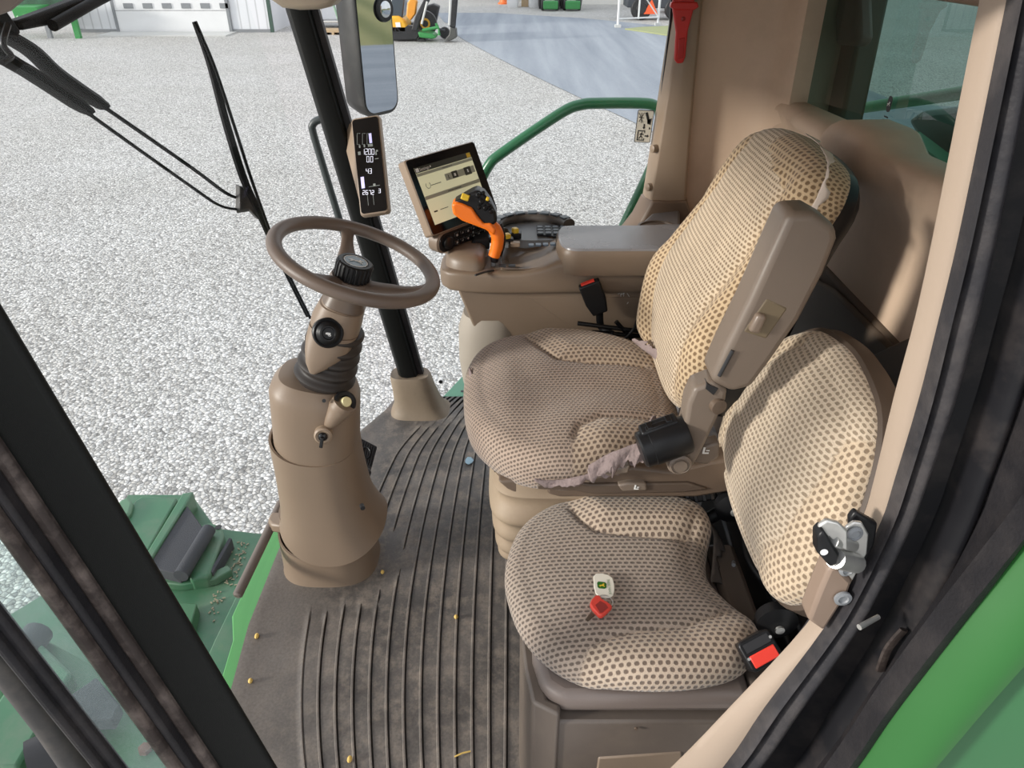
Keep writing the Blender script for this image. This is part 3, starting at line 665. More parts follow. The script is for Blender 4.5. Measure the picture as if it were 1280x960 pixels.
# motor bracket at the head of the windshield
def WB(u, v, y=.98): return px(u, v, y=y)
mo = thing('wiper_bracket', 'black bracket and bar at the head of the windshield', 'bracket', WB(30, 45))
g = MB(); g.prism([WB(u, v) for u, v in ((-6, -6), (10, 14), (28, 40), (24, 46), (8, 36), (-8, 22))], (0, .04, 0)); obj('plate', g, 'wiperblack', mo, bevel=.006)
g = MB(); g.prism([WB(u, v) for u, v in ((22, 26), (40, 20), (115, -8), (150, -16), (146, -4), (112, 9), (72, 30), (30, 38))], (0, .03, 0)); obj('bar', g, 'wiperblack', mo, bevel=.006)
g = MB(); g.tube([WB(66, 32, .97), WB(112, 6, .97), WB(135, -6, .97)], .012, 10); obj('link_rod', g, 'wiperblack', mo)
g = MB(); g.tube(sm([WB(10, 30, .96), WB(4, 55, .96), WB(14, 70, .96), WB(2, 78, .96)], 5), .006, 8); obj('hose', g, 'black', mo)
# ------------------------------------------------------------------ green deck ahead of the cab
DZ = -.35
def D(u, v, z=DZ): return px(u, v, z=z)
def slab(mb, pts, z, th): return mb.prism([D(u, v, z) for u, v in pts], (0, 0, -th))
dk = thing('feeder_deck', 'green painted steel deck with ridges ahead of the cab floor', 'machine deck', D(240, 760))
g = MB(); slab(g, ((160, 618), (240, 618), (270, 660), (335, 668), (375, 640), (330, 860), (240, 1010), (60, 1000), (-40, 900), (-40, 800), (90, 720)), DZ, .03); obj('plate', g, 'green', dk, bevel=.004)
g = MB(); slab(g, ((150, 625), (160, 620), (166, 628), (163, 640), (140, 662), (120, 660)), DZ + .08, .10); obj('side_bracket', g, pm('bracket_green', (.11, .22, .13)), dk, bevel=.01)
g = MB(); slab(g, ((168, 626), (178, 619), (222, 622), (190, 680), (180, 700), (150, 655)), DZ + .06, .08); obj('cover_plate', g, 'green', dk, bevel=.008)
rid = [(D(228, 616, DZ + .08), D(242, 614, DZ + .08)), (D(170, 712, DZ + .08), D(181, 712, DZ + .08))]
g = MB(); g.hull8([rid[0][0], rid[0][1], rid[1][1], rid[1][0]], [p - V((0, 0, .12)) for p in (rid[0][0], rid[0][1], rid[1][1], rid[1][0])]); obj('ridge', g, 'green', dk, bevel=.006)
g = MB(); slab(g, ((234, 632), (254, 660), (224, 718), (184, 708)), DZ + .07, .05); obj('grip_pad', g, 'pad', dk, bevel=.003)
g = MB(); g.tube([D(261, 662, DZ + .075), D(226, 720, DZ + .075)], .024, 16); obj('roller', g, 'pad', dk)
fl = [D(u, v, DZ + .05) for u, v in ((247, 656), (262, 652), (276, 656), (280, 668), (262, 720), (236, 724))]
g = MB(); g.prism(fl, (0, 0, -.06)); lip = obj('curved_lip', g, 'green', dk, bevel=.012, bseg=3)
g = MB(); g.lathe(D(273, 659, DZ + .051), (0, 0, 1), [(.012, 0), (.012, .001), (.001, .001)], 16); obj('lip_hole', g, 'bgblack', lip)
g = MB(); slab(g, ((286, 672), (290, 673), (266, 716), (262, 714)), DZ + .045, .05); obj('rib_strip', g, 'pad', dk, bevel=.002)
ed = [D(u, v, DZ + .03) for u, v in ((190, 719), (225, 722), (262, 716), (284, 706), (290, 712), (268, 724), (226, 731), (190, 727))]
g = MB(); g.prism(ed, (0, 0, -.03)); obj('curved_edge', g, 'green', dk, bevel=.004)
g = MB(); slab(g, ((216, 752), (246, 754), (240, 779), (227, 781)), DZ + .05, .06); br = obj('small_bracket', g, 'greenpanel', dk, bevel=.004)
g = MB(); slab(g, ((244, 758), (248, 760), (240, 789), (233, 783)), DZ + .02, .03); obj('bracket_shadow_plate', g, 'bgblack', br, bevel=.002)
# chaff caught on the deck
g = MB()
for k in range(70):
    t = random.random(); c = D(306 - 42 * t + random.gauss(0, 4), 682 + 82 * t + random.gauss(0, 6), DZ + .004); a = random.uniform(0, 6.3)
    g.box(c, (random.uniform(.004, .012), .004, .002), Matrix.Rotation(a, 3, 'Z'))
tag(obj('debris', g, pm('chaff_tan', (.36, .31, .21), .9, var=.5, nscale=90), smooth=0), 'pale chaff lying along the rear edge of the green deck', 'chaff', kind='stuff')
# the rail along the deck and its bright green strip next to the floor
g = MB(); slab(g, ((352, 640), (346, 640), (268, 800), (232, 880), (300, 900), (292, 862), (350, 690)), -.12, .03); tag(obj('sill_channel', g, 'green', smooth=0, bevel=.004), 'long green channel between the deck and the rubber floor', 'channel')
g = MB(); slab(g, ((362, 628), (350, 640), (322, 700), (290, 770), (291, 800), (276, 850), (284, 870), (300, 870), (330, 760), (362, 660)), -.06, .02); tag(obj('floor_edge_strip', g, pm('light_green_strip', (.10, .34, .10)), smooth=0, bevel=.003), 'bright green strip hugging the front edge of the floor mat', 'edge strip')
# more of the deck below the open door
dk2 = thing('step_deck', 'green deck and black grip pads seen below the opened door', 'machine deck', D(80, 900))
g = MB(); slab(g, ((-60, 860), (40, 790), (170, 860), (330, 1060), (-60, 1100)), DZ + .12, .03); obj('plate', g, 'greenpanel', dk2, bevel=.004)
g = MB(); slab(g, ((48, 800), (90, 840), (20, 960), (-40, 960), (-40, 930)), DZ + .17, .06); obj('side_sheet', g, 'green', dk2, bevel=.01)
g = MB(); g.tube([D(8, 850, DZ + .16), D(48, 790, DZ + .16)], .04, 12); obj('grey_corner', g, 'pad', dk2)
g = MB(); slab(g, ((74, 878), (120, 846), (150, 880), (140, 900), (62, 902)), DZ + .2, .04); obj('grip_pad', g, 'pad', dk2, bevel=.005)
g = MB(); g.lathe(D(182, 938, DZ + .125), (0, 0, 1), [(.016, 0), (.016, .012), (.001, .014)], 6); obj('rusty_bolt', g, pm('rust', (.18, .07, .04), .8), dk2)
g = MB(); g.tube([D(40, 958, DZ + .24), D(100, 930, DZ + .24)], .06, 12); obj('hose', g, 'bgblack', dk2)
# grey tube rail seen through the opened door
g = MB(); g.tube([px(u, v, x=.62) for u, v in ((-70, 742), (0, 826), (60, 905), (130, 1010), (220, 1160))], .018, 14); tag(obj('step_rail', g, 'greybar'), 'dull grey tube rail passing outside the opened door glass', 'handrail')

# ------------------------------------------------------------------ floor, shell
g = MB(); front = [V((x, Y0(x) + .03, -.02)) for x in [.62 + 1.7 * i / 24 for i in range(25)]]
g.prism([V((2.33, -.85, -.02)), V((.62, -.85, -.02))] + front, (0, 0, -.06)); struct('floor', g, 'black', smooth=0)

# ribbed rubber mat: grooves run across the cab
xs = [.60 + i * (2.40 - .60) / 72 for i in range(73)]
def rib(k, x):
    b = .012 + .0427 * k
    d = x - 1.45
    f = 1 - (.62 if d < 0 else .34) * d * d
    if x > 2.02: f -= .9 * (x - 2.02) ** 1.5
    return b * f if k > 0 else b
cols = []
for k in range(-2, 13):
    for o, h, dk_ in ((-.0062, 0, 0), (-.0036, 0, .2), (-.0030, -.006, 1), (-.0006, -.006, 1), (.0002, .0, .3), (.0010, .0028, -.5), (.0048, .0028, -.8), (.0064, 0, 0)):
        cols.append((k, o, h, dk_))
    cols.append((k, .016, 0, 0)); cols.append((k, .026, 0, 0))
def frontY(x):
    t = [(.60, .50), (.75, .57), (.92, .622), (1.10, .655), (1.30, .672), (1.57, .668), (1.85, .635), (2.05, .585), (2.18, .53), (2.30, .47), (2.40, .44)]
    for (a, b), (c, d) in zip(t, t[1:]):
        if x <= c: return b + (d - b) * (x - a) / (c - a)
    return t[-1][1]
def groove_on(k, x, y):
    if math.hypot((x - 1.53) / .185, (y - .49) / .19) < 1: return 0
    if k >= 8 and x < 1.40 and x > 1.374: return 0
    if x > 2.19 + .028 * max(0, 8 - k) and k >= 3: return 0
    if k == 12 and x < 1.4: return .45
    if x > 1.45 and k >= 11: return 0
    return 1
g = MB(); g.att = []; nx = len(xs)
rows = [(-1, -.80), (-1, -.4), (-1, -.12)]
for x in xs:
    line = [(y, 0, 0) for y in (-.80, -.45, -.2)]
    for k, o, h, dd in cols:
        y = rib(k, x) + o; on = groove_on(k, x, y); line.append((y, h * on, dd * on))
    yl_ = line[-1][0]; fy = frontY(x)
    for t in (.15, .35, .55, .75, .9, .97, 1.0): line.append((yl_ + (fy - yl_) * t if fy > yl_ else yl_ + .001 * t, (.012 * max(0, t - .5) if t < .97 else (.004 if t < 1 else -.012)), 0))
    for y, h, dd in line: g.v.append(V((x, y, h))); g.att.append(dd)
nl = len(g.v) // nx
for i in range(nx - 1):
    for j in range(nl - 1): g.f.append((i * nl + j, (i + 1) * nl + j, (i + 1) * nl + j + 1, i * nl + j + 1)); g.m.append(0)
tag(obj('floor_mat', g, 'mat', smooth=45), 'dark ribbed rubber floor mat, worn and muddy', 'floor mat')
# loose bits on the mat
for i, (u, v, lab) in enumerate(((478, 715, 'yellow corn kernel by the foot of the steering column'), (321, 795, 'yellow corn kernel near the front edge of the floor mat, farther one'), (313, 851, 'yellow corn kernel near the front edge of the floor mat, by the black post'), (437, 949, 'yellow corn kernel between mat ribs nearest the door'), (570, 771, 'pale kernel on the rib before the folding seat'))):
    c = px(u, v, z=.007); g = MB(); g.loft([[c + V((math.cos(a) * .0065 * k * (1.3 if i % 2 else 1), math.sin(a) * .0055 * k, z)) for a in [j * PI / 5 for j in range(10)]] for z, k in ((-.004, .7), (0, 1), (.004, .75), (.006, .2))])
    tag(obj('corn_kernel', g, 'kernel'), lab, 'corn kernel')
c = px(586, 577, z=.004); g = MB(); pts_ = [c + V((math.cos(a) * random.uniform(.014, .024), math.sin(a) * random.uniform(.01, .018), random.uniform(0, .003))) for a in [j * PI / 7 for j in range(14)]]; g.prism(pts_, (0, 0, .002)); tag(obj('paper_scrap', g, 'bluescrap', smooth=0), 'small pale blue scrap lying on the floor mat by the driver seat', 'scrap')
c0, c1 = px(568, 946, z=.006), px(588, 939, z=.006); g = MB(); g.tube([c0, (c0 + c1) / 2 + V((0, 0, .003)), c1], .0018, 6); tag(obj('straw', g, 'kernel'), 'thin piece of straw on the mat near the cabinet', 'straw')

# glass
def ws(a, b):
    x = .70 + (2.28 - .70) * a; z = -.01 + 1.43 * b; return V((x, glassy(x, z) + .055, z))
g = MB(); g.grid(ws, 40, 8); struct('window_1', g, 'glass_front', norm=True)
g = MB(); g.add([(2.325, .27, .02), (2.325, .51, 1.40), (2.325, -.46, 1.40), (2.325, -.40, .70), (2.325, -.30, .02)], [(0, 1, 2, 3, 4)]); struct('window_2', g, 'glass_side', smooth=0)
g = MB(); g.add([(.80, -.80, 1.10), (2.24, -.80, 1.10), (2.24, -.80, 1.46), (.80, -.80, 1.46)], [(0, 1, 2, 3)]); struct('window_3', g, 'glass_rear', smooth=0)

# ceiling: dark roof with a tan liner whose corner dips at the far front post
g = MB(); roof = [V((x, glassy(x, 1.40) + .12, 1.47)) for x in [.60 + 1.76 * i / 24 for i in range(25)]]
g.prism([V((2.36, -.9, 1.47)), V((.60, -.9, 1.47))] + roof, (0, 0, .16)); struct('ceiling', g, 'wall', smooth=30)
g = MB(); cp = [px(u, v, x=2.2) for u, v in ((352, 12), (372, 13), (400, 11), (420, 2), (428, -12), (350, -12))]
g.prism([px(u, v, x=2.16) for u, v in ((322, -14), (335, -2), (352, 10), (374, 13), (400, 12), (412, 9), (424, -3), (430, -14))], (.12, 0, 0)); struct('trim_1', g, pm('headliner_corner', (.36, .30, .23), .6), bevel=.02, bseg=3)
g = MB(); g.prism([px(u, v, x=.70) for u, v in ((-60, -40), (60, -40), (28, -1), (10, 14), (0, 18), (-60, 36))], (.006, 0, 0)); struct('trim_2', g, pm('headliner_near', (.19, .155, .13), .6), bevel=.001)

# far front post: black, with tan rubber boot
def bar(mb, p0, p1, prof):
    """profile (dx,dy) swept from p0 to p1"""
    return mb.loft([[V(p) + V((a, b, 0)) for a, b in prof] for p in (p0, p1)])
pa, pb = V((2.32, .343, -.01)), V((2.32, .612, 1.42))
g = MB(); bar(g, pa, pb, [(-.030, -.030), (-.01, -.036), (.03, -.036), (.03, .034), (-.015, .034), (-.032, .022), (-.038, .0)]); struct('trim_3', g, 'pillar', bevel=.004)
g = MB(); bar(g, pa + V((.0, -.042, 0)), pb + V((0, -.042, 0)), [(-.01, -.012), (.02, -.012), (.02, .012), (-.01, .012)]); struct('trim_4', g, 'rubber', bevel=.003)
g = MB(); rings = []
for z, k, kx in ((0, 1.6, 1.8), (.012, 1.42, 1.55), (.04, 1.24, 1.35), (.09, 1.12, 1.2), (.14, 1.06, 1.1), (.152, 1.0, 1.0), (.150, .9, .9)):
    rings.append(selli(2.315, .343 + .19 * z - .004, .046 * kx, .068 * k, z, 3.2, 40, tilty=0))
g.loft(rings); tag(obj('post_boot', g, pm('boot_rubber', (.235, .18, .125), .6, var=.1, bump=.3, bscale=400, dirt=(.1, .08, .06), dirtamt=.4, dscale=9), smooth=60), 'tan rubber boot around the foot of the far black post', 'post boot')
g = MB()
for s in range(1): g.lathe(px(551, 477, x=2.33), (-1, 0, 0), [(.007, 0), (.007, .003), (.004, .004), (.001, .004)], 14)
tag(obj('glass_clip', g, 'black'), 'tiny round black clip on the far glass beside the boot', 'clip')

# near front post and opened door
def nb(z): return .355 + .19 * (z - .429)
def strip(mb, x0, x1, y0, y1, za=-.3, zb=1.5):
    return mb.hull8([(x0, nb(za) + y0, za), (x1, nb(za) + y0, za), (x1, nb(za) + y1, za), (x0, nb(za) + y1, za)], [(x0, nb(zb) + y0, zb), (x1, nb(zb) + y0, zb), (x1, nb(zb) + y1, zb), (x0, nb(zb) + y1, zb)])
g = MB(); strip(g, .655, .668, 0, .085); struct('trim_5', g, 'pillar', bevel=.012, bseg=3)
g = MB(); strip(g, .645, .70, .078, .097); struct('trim_6', g, 'sealbrown', bevel=.006)
g = MB(); strip(g, .63, .69, .095, .108); struct('trim_7', g, 'rubber', bevel=.005)
g = MB(); strip(g, .62, .66, .106, .124); struct('trim_8', g, 'sealbrown', bevel=.006)
dr_ = MB(); strip(dr_, .585, .60, .146, .162); strip(dr_, .575, .592, .158, .172); struct('door_1', dr_, 'rubber', bevel=.005)
g = MB(); g.hull8([(.628, nb(-.3) + .118, -.3), (.632, nb(-.3) + .118, -.3), (.592, nb(-.3) + .152, -.3), (.588, nb(-.3) + .152, -.3)], [(.628, nb(1.5) + .118, 1.5), (.632, nb(1.5) + .118, 1.5), (.592, nb(1.5) + .152, 1.5), (.588, nb(1.5) + .152, 1.5)]); struct('window_4', g, 'glass_door', smooth=0)

# far rear post trim and its dark foot
g = MB(); sec = []
for z, yf, yr_ in ((.79, -.418, -.545), (.815, -.420, -.542), (1.03, -.434, -.532), (1.35, -.452, -.522), (1.46, -.458, -.520)):
    sec.append([V((2.34, yf + .004, z)), V((2.30, yf, z)), V((2.272, yf - .012, z)), V((2.262, (yf + yr_) / 2, z)), V((2.268, yr_ + .008, z)), V((2.29, yr_, z)), V((2.34, yr_ - .004, z))])
g.loft(sec); struct('trim_9', g, 'tan', bevel=.004)
g = MB(); sec = []
for z, yf, yr_, xo in ((.60, -.28, -.68, .03), (.66, -.335, -.64, .02), (.70, -.368, -.61, .01), (.74, -.395, -.575, .0), (.80, -.420, -.55, 0)):
    sec.append([V((2.34, yf + .01, z)), V((2.29 - xo, yf, z)), V((2.262 - xo, yf - .015, z)), V((2.252 - xo, (yf + yr_) / 2, z)), V((2.258 - xo, yr_ + .01, z)), V((2.34, yr_, z))])
g.loft(sec); struct('trim_10', g, pm('post_foot_brown', (.17, .115, .078), .42), bevel=.006)
for u, v in ((818, 186), (812, 234)):
    p = px(u, v, x=2.28); g = MB(); g.lathe(p + V((0, .004, 0)), (-.5, 1, 0), [(.012, -.012), (.012, .004), (.006, .007), (.001, .007)], 14); tag(obj('glass_bolt', g, 'tan'), 'tan round fastener on the far rear post, %s' % ('below the escape sticker' if v < 200 else 'near the dark post foot'), 'fastener')
g = MB(); g.prism([px(u, v, x=2.31) for u, v in ((846, -20), (843, 30), (829, 150), (816, 250), (800, 275), (796, 274), (809, 246), (822, 150), (837, 30), (840, -20))], (.01, 0, 0)); struct('trim_11', g, 'black', smooth=0)

# tan rear wall with rounded far corner and window opening
def wall_path():
    return [(2.31, -.52), (2.305, -.60), (2.29, -.665), (2.255, -.72), (2.20, -.745), (2.12, -.752)]
path = sm([(a, b, 0) for a, b in wall_path()], 4)
g = MB(); g.loft([[V((p.x, p.y, z)) for p in path] + [V((2.12, -.86, z)), V((2.36, -.86, z)), V((2.36, -.52, z))] for z in (.55, 1.47)]); 
struct('wall_right', g, 'wall', smooth=60)
def ledge(x):  # height of the sill under the rear window with its raised bump
    def ss(a, b, t): t = max(0, min(1, (t - a) / (b - a))); return t * t * (3 - 2 * t)
    return 1.112 + .04 * (2.17 - x) + .034 * ss(1.44, 1.52, x) * (1 - ss(1.64, 1.73, x)) 
def bulge(x): 
    def ss(a, b, t): t = max(0, min(1, (t - a) / (b - a))); return t * t * (3 - 2 * t)
    return .028 * ss(1.40, 1.52, x) * (1 - ss(1.66, 1.80, x))
g = MB(); sec = []
for i in range(61):
    x = .66 + (2.20 - .66) * i / 60; zt = ledge(x); tp0 = max(0, min(1, (2.19 - x) / .30)); tp0 = tp0 * tp0 * (3 - 2 * tp0); b = bulge(x) - .034 * (1 - tp0)
    sec.append([V((x, -.73, .845)), V((x, -.738, .90)), V((x, -.742, .96)), V((x, -.741, 1.02)), V((x, -.728 + b * .4 - .01 * (1 - tp0), 1.055)), V((x, -.712 + b, 1.085)), V((x, -.708 + b, zt - .03)), V((x, -.715 + b, zt - .010)), V((x, -.735 + b, zt)), V((x, -.795, zt + .001)), V((x, -.803, zt - .004)), V((x, -.803, .845))])
g.loft(sec); 
struct('wall_back', g, 'wall', smooth=60)
g = MB(); g.box((1.43, -.80, 1.44), (1.62, .12, .075)); struct('trim_12', g, pm('window_header_tan', (.24, .155, .105), .5), bevel=.012)
g = MB(); g.box((.78, -.78, 1.2), (.24, .12, .7)); struct('trim_13', g, 'wall', bevel=.004)
# dark lower bulkhead behind the seats
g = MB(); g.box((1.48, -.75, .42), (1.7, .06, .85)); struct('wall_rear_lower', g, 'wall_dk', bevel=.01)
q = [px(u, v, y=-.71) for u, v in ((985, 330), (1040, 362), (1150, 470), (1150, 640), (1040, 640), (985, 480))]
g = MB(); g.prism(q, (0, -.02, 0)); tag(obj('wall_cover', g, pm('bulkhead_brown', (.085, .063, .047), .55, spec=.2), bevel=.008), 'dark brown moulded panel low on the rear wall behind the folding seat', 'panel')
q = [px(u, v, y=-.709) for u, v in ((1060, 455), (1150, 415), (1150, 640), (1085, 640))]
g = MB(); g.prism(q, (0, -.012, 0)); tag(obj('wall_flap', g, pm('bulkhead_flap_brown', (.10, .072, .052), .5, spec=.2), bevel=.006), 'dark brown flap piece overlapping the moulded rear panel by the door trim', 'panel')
# machine body seen through the rear window
g = MB(); g.prism([(2.02, -.86, 1.05), (2.32, -.86, 1.05), (2.32, -.86, 1.48), (2.04, -.86, 1.48)], (0, -.06, 0)); struct('trim_14', g, pm('dark_green_post', (.018, .04, .02), .35), bevel=.01)
g = MB(); q = [px(u, v, y=-1.1) for u, v in ((1000, 150), (1060, 138), (1110, 130), (1170, 121), (1230, 112))]; g.tube(sm(q, 4), .0165, 12); tag(obj('rear_rail', g, pm('rear_rail_green', (.04, .30, .10), .35)), 'green tube rail outside the tinted rear window', 'handrail')
g = MB(); q = [px(u, v, y=-1.3) for u, v in ((1132, 150), (1150, 138), (1200, 132), (1260, 136), (1260, 260), (1180, 240), (1150, 180))]; g.prism(q, (0, -.3, 0)); g2 = tag(obj('rear_hood', g, pm('rear_hood_dark', (.03, .06, .05), .4), bevel=.02), 'dark rounded machine cover outside the tinted rear window', 'machine cover')
g = MB(); q = [px(u, v, y=-1.2) for u, v in ((1105, 160), (1112, 162), (1130, 165), (1175, 200), (1260, 240), (1260, 330), (1105, 230))]; g.prism(q, (0, -.05, 0)); tag(obj('rear_deck', g, pm('rear_deck_green', (.03, .20, .09), .5), smooth=0), 'green machine deck outside below the rear window', 'machine deck')
q = [px(u, v, y=-.83) for u, v in ((1043, -8), (1071, -8), (1072, 18), (1073, 50), (1066, 58), (1043, 56))]
g = MB(); g.prism(q, (0, -.04, 0)); tag(obj('lamp_cover', g, pm('cover_brown', (.12, .10, .085), .5), bevel=.012), 'brown rounded cover hanging behind the top of the rear window', 'lamp cover')
# markings printed on the rear glass
g = MB(); wf = FR(px(1112, 130, y=-.795), (-1, 0, 0), (0, 0, 1))
g.prism(wf.poly(rrect(.018, .032, .008), 0), wf.N * .001); 
mk = thing('window_marking', 'small printed approval marking on the tinted rear window', 'marking', wf.o)
obj('badge', g, 'bgblack', mk, smooth=0)
g = MB(); g.prism([wf(a * .007, b * .009, .002) for a, b in SCREEN_LEAP], wf.N * .0005); obj('emblem', g, 'white', mk, smooth=0)
g = MB()
for k in range(9): wf.box(g, 0.0, -.026 - k * .0075, .0008, random.uniform(.014, .024), .0028, .001)
obj('print_lines', g, 'bgblack', mk, smooth=0)

# escape sticker on the far side glass
q = [px(u, v, x=2.318) for u, v in ((793, 177.5), (813, 178.5), (817.5, 138), (797, 137))]
sf = FR((q[0] + q[1] + q[2] + q[3]) / 4, q[1] - q[0], q[3] - q[0]); sw, sh = (q[1] - q[0]).length, (q[3] - q[0]).length
stk = thing('escape_sticker', 'cream emergency escape sticker with hammer and running figure', 'sticker', sf.o)
g = MB(); g.prism(sf.poly(rrect(sw, sh, .004), 0), sf.N * .001); obj('border', g, 'bgblack', stk, smooth=0)
g = MB(); g.prism(sf.poly(rrect(sw - .004, sh - .004, .003), .001), sf.N * .0008); obj('face', g, 'stickerwhite', stk, smooth=0)
def ink(mb, pts): mb.prism([sf(a * sw, b * sh, .0018) for a, b in pts], sf.N * .0006)
g = MB()
ink(g, [(-.05, .42), (.1, .44), (.34, .14), (.2, .1)]); ink(g, [(.12, .20), (.40, .26), (.36, .06), (.18, .08)])
for a, b in (((-.4, .40), (-.12, .12)), ((-.36, .14), (-.1, .42)), ((-.25, .42), (-.22, .1)), ((-.4, .28), (-.1, .26))):
    p, q_ = V(a), V(b); n_ = V((-(q_ - p).y, (q_ - p).x)).normalized() * .012; ink(g, [p + n_, q_ + n_, q_ - n_, p - n_])
ink(g, [(-.05, .08), (.03, .08), (.03, -.02), (.08, -.02), (-.01, -.09), (-.10, -.02), (-.05, -.02)])
for r_ in (((-.36, -.12), (-.36, -.44), (-.30, -.44), (-.30, -.12)), ((-.36, -.12), (.08, -.12), (.08, -.15), (-.36, -.15)), ((-.36, -.44), (.08, -.44), (.08, -.41), (-.36, -.41)), ((.05, -.12), (.05, -.2), (.09, -.2), (.09, -.12)), ((.05, -.36), (.05, -.44), (.09, -.44), (.09, -.36))): ink(g, r_)
for a, b, w_ in (((-.10, -.20), (-.14, -.30), .03), ((-.14, -.30), (-.04, -.34), .02), ((-.04, -.34), (-.06, -.40), .018), ((-.14, -.30), (-.24, -.38), .02), ((-.10, -.22), (.02, -.26), .016), ((-.10, -.21), (-.22, -.25), .016)):
    p, q_ = V(a), V(b); n_ = V((-(q_ - p).y, (q_ - p).x)).normalized() * w_; ink(g, [p + n_, q_ + n_, q_ - n_, p - n_])
ink(g, [(-.08 + .03 * math.cos(t), -.175 + .018 * math.sin(t)) for t in [j * PI / 4 for j in range(8)]])
ink(g, [(.10, -.27), (.26, -.27), (.26, -.24), (.36, -.29), (.26, -.34), (.26, -.31), (.10, -.31)])
ink(g, [(.30, -.02), (.38, -.02), (.38, -.08), (.30, -.08)])
obj('pictogram', g, 'bgblack', stk, smooth=0)

# red emergency scraper hanging on the far rear post
sf2 = FR(px(851, 24, x=2.262), px(868, 24, x=2.262) - px(838, 24, x=2.262), (0, .04, 1))
tool = thing('glass_hammer', 'red plastic emergency tool hanging on the far rear post', 'emergency hammer', sf2.o)
def rp(u, v): p = px(u, v, x=2.262) - sf2.o; return (p.dot(sf2.U), p.dot(sf2.W))
g = MB(); g.prism([sf2(*rp(u, v), .0) for u, v in ((844, 40), (840, 12), (840, -8), (868, -8), (867, 8), (859, 38), (856, 70), (853, 78), (846, 79), (842, 74), (843, 55))], sf2.N * .012); obj('handle', g, 'red', tool, bevel=.004, bseg=3)
g = MB(); g.prism([sf2(*rp(u, v), .0) for u, v in ((838, 2), (870, 2), (872, 8), (866, 12), (842, 12), (836, 8))], sf2.N * .02); obj('hammer_head', g, 'red', tool, bevel=.003)
g = MB(); g.prism([sf2(*rp(u, v), .010) for u, v in ((847, 48), (855, 46), (853, 72), (846, 74))], sf2.N * .004); obj('grip_inlay', g, pm('red_inlay', (.42, .016, .014), .3), tool, bevel=.002)
g = MB(); g.lathe(sf2(*rp(853, 23), .012), sf2.N, [(.006, 0), (.006, .002), (.002, .003)], 14); obj('rivet', g, pm('red_rivet', (.3, .012, .01), .3), tool)
# ------------------------------------------------------------------ steering column
n_ = V((0, -.342, .94)).normalized(); wc = V((1.53, .34, .895)); ax = FR(wc, (0, -.94, -.342), (1, 0, 0)); ax.N = n_
def AX(a, b, h): return wc + ax.U * a + ax.W * b + n_ * h
def axring(h, ra, rb, e=2.2, n=40, da=0, db=0):
    return [AX(p.x, p.y, h) for p in selli(da, db, ra, rb, 0, e, n)]
sc_ = thing('steering_column', 'brown plastic steering column standing on the floor mat', 'steering column', (1.53, .5, 0))
rr_ = [selli(1.545, .505, .112 * k, .128 * k, z, 2.8, 56) for z, k in ((0, 1.02), (.01, 1.0), (.05, .99), (.075, .985), (.078, .95), (.05, .94))]
for r_ in rr_[3:]:
    for p in r_: q_ = (p.y - .505) / .128; p.z += .012 + .045 * q_ * q_ * (1 if q_ > 0 else .35) + .02 * max(0, (p.x - 1.5) / .1)
g = MB(); g.loft(rr_); obj('base_ring', g, 'column', sc_)
g = MB(); g.loft([selli(1.545, .50, .106 * k, .118 * k, z, 2.8, 56) for z, k in ((.05, 1.0), (.20, 1.0))]); obj('inner_sleeve', g, 'column', sc_)
# lower skirt: flares back toward the driver, its hem dips to one side
rings = []
for t in range(15):
    z = .085 + (.405 - .085) * t / 14; k = t / 14
    fl_ = (1 - k) ** 2
    cy = .492 - .014 * fl_ + .002 * k; ry = .107 + .032 * fl_; rx = .104 + .022 * fl_
    r_ = selli(1.535, cy, rx, ry, z, 2.7, 56)
    for p in r_:
        w = max(0, 1 - k * 2.2); q_ = (p.y - cy) / ry; p.z += w * (.012 + (.075 if q_ > 0 else .055) * q_ * q_ + .03 * max(0, (p.x - 1.53) / rx)) + (k > .9) * (.03 * q_ * q_ * (1 if q_ > 0 else .6) + .012 * q_)
    rings.append(r_)
rings.append([p + (V((1.535, .493, p.z - .002)) - p) * .05 for p in rings[-1]])
rings.append([p + (V((1.535, .493, p.z)) - p) * .05 + V((0, 0, -.03)) for p in rings[-1]])
g = MB(); g.loft(rings); sk = obj('lower_shroud', g, 'column', sc_)
p = px(456, 631, x=1.44); g = MB(); g.lathe(V((1.43, p.y + .004, p.z)), (-1, -.4, .1), [(.006, -.01), (.006, .004), (.001, .004)], 12); obj('screw_recess', g, 'bgblack', sk)
rings = []
for t in range(12):
    k = t / 11; z = .375 + (.60 - .375) * k; cy = .493 - .022 * k; sh_ = 1 if k < .82 else 1 - (k - .82) ** 2 * 7
    r_ = selli(1.535, cy, .100 * sh_, .102 * sh_, z, 2.7, 56)
    for p in r_: p.z += .03 * k * (p.y - cy) / .1 * (1 if k < .9 else .8)
    rings.append(r_)
rings.append([p + (V((1.535, .47, p.z + .006)) - p) * .35 for p in rings[-1]])
g = MB(); g.loft(rings); us = obj('upper_shroud', g, 'column', sc_)
for u, v in ((405, 501), (342, 510), (419, 528)):
    p = px(u, v, x=1.43 if u > 380 else 1.50); g = MB(); d_ = (CAM - p).normalized(); g.lathe(p - d_ * .004, d_, [(.0045, -.01), (.0045, .003), (.001, .003)], 12); obj('screw_hole', g, 'bgblack', us)
# dark rubber bellows
rings = []
for i in range(61):
    h = -.175 - .20 * i / 60; k = i / 60; r_ = .058 + .014 * k + .0055 * math.sin(k * 2 * PI * 6.5)
    rings.append(axring(h, r_, r_ * 1.02))
g = MB(); g.loft(rings); obj('bellows', g, 'bellows', sc_)
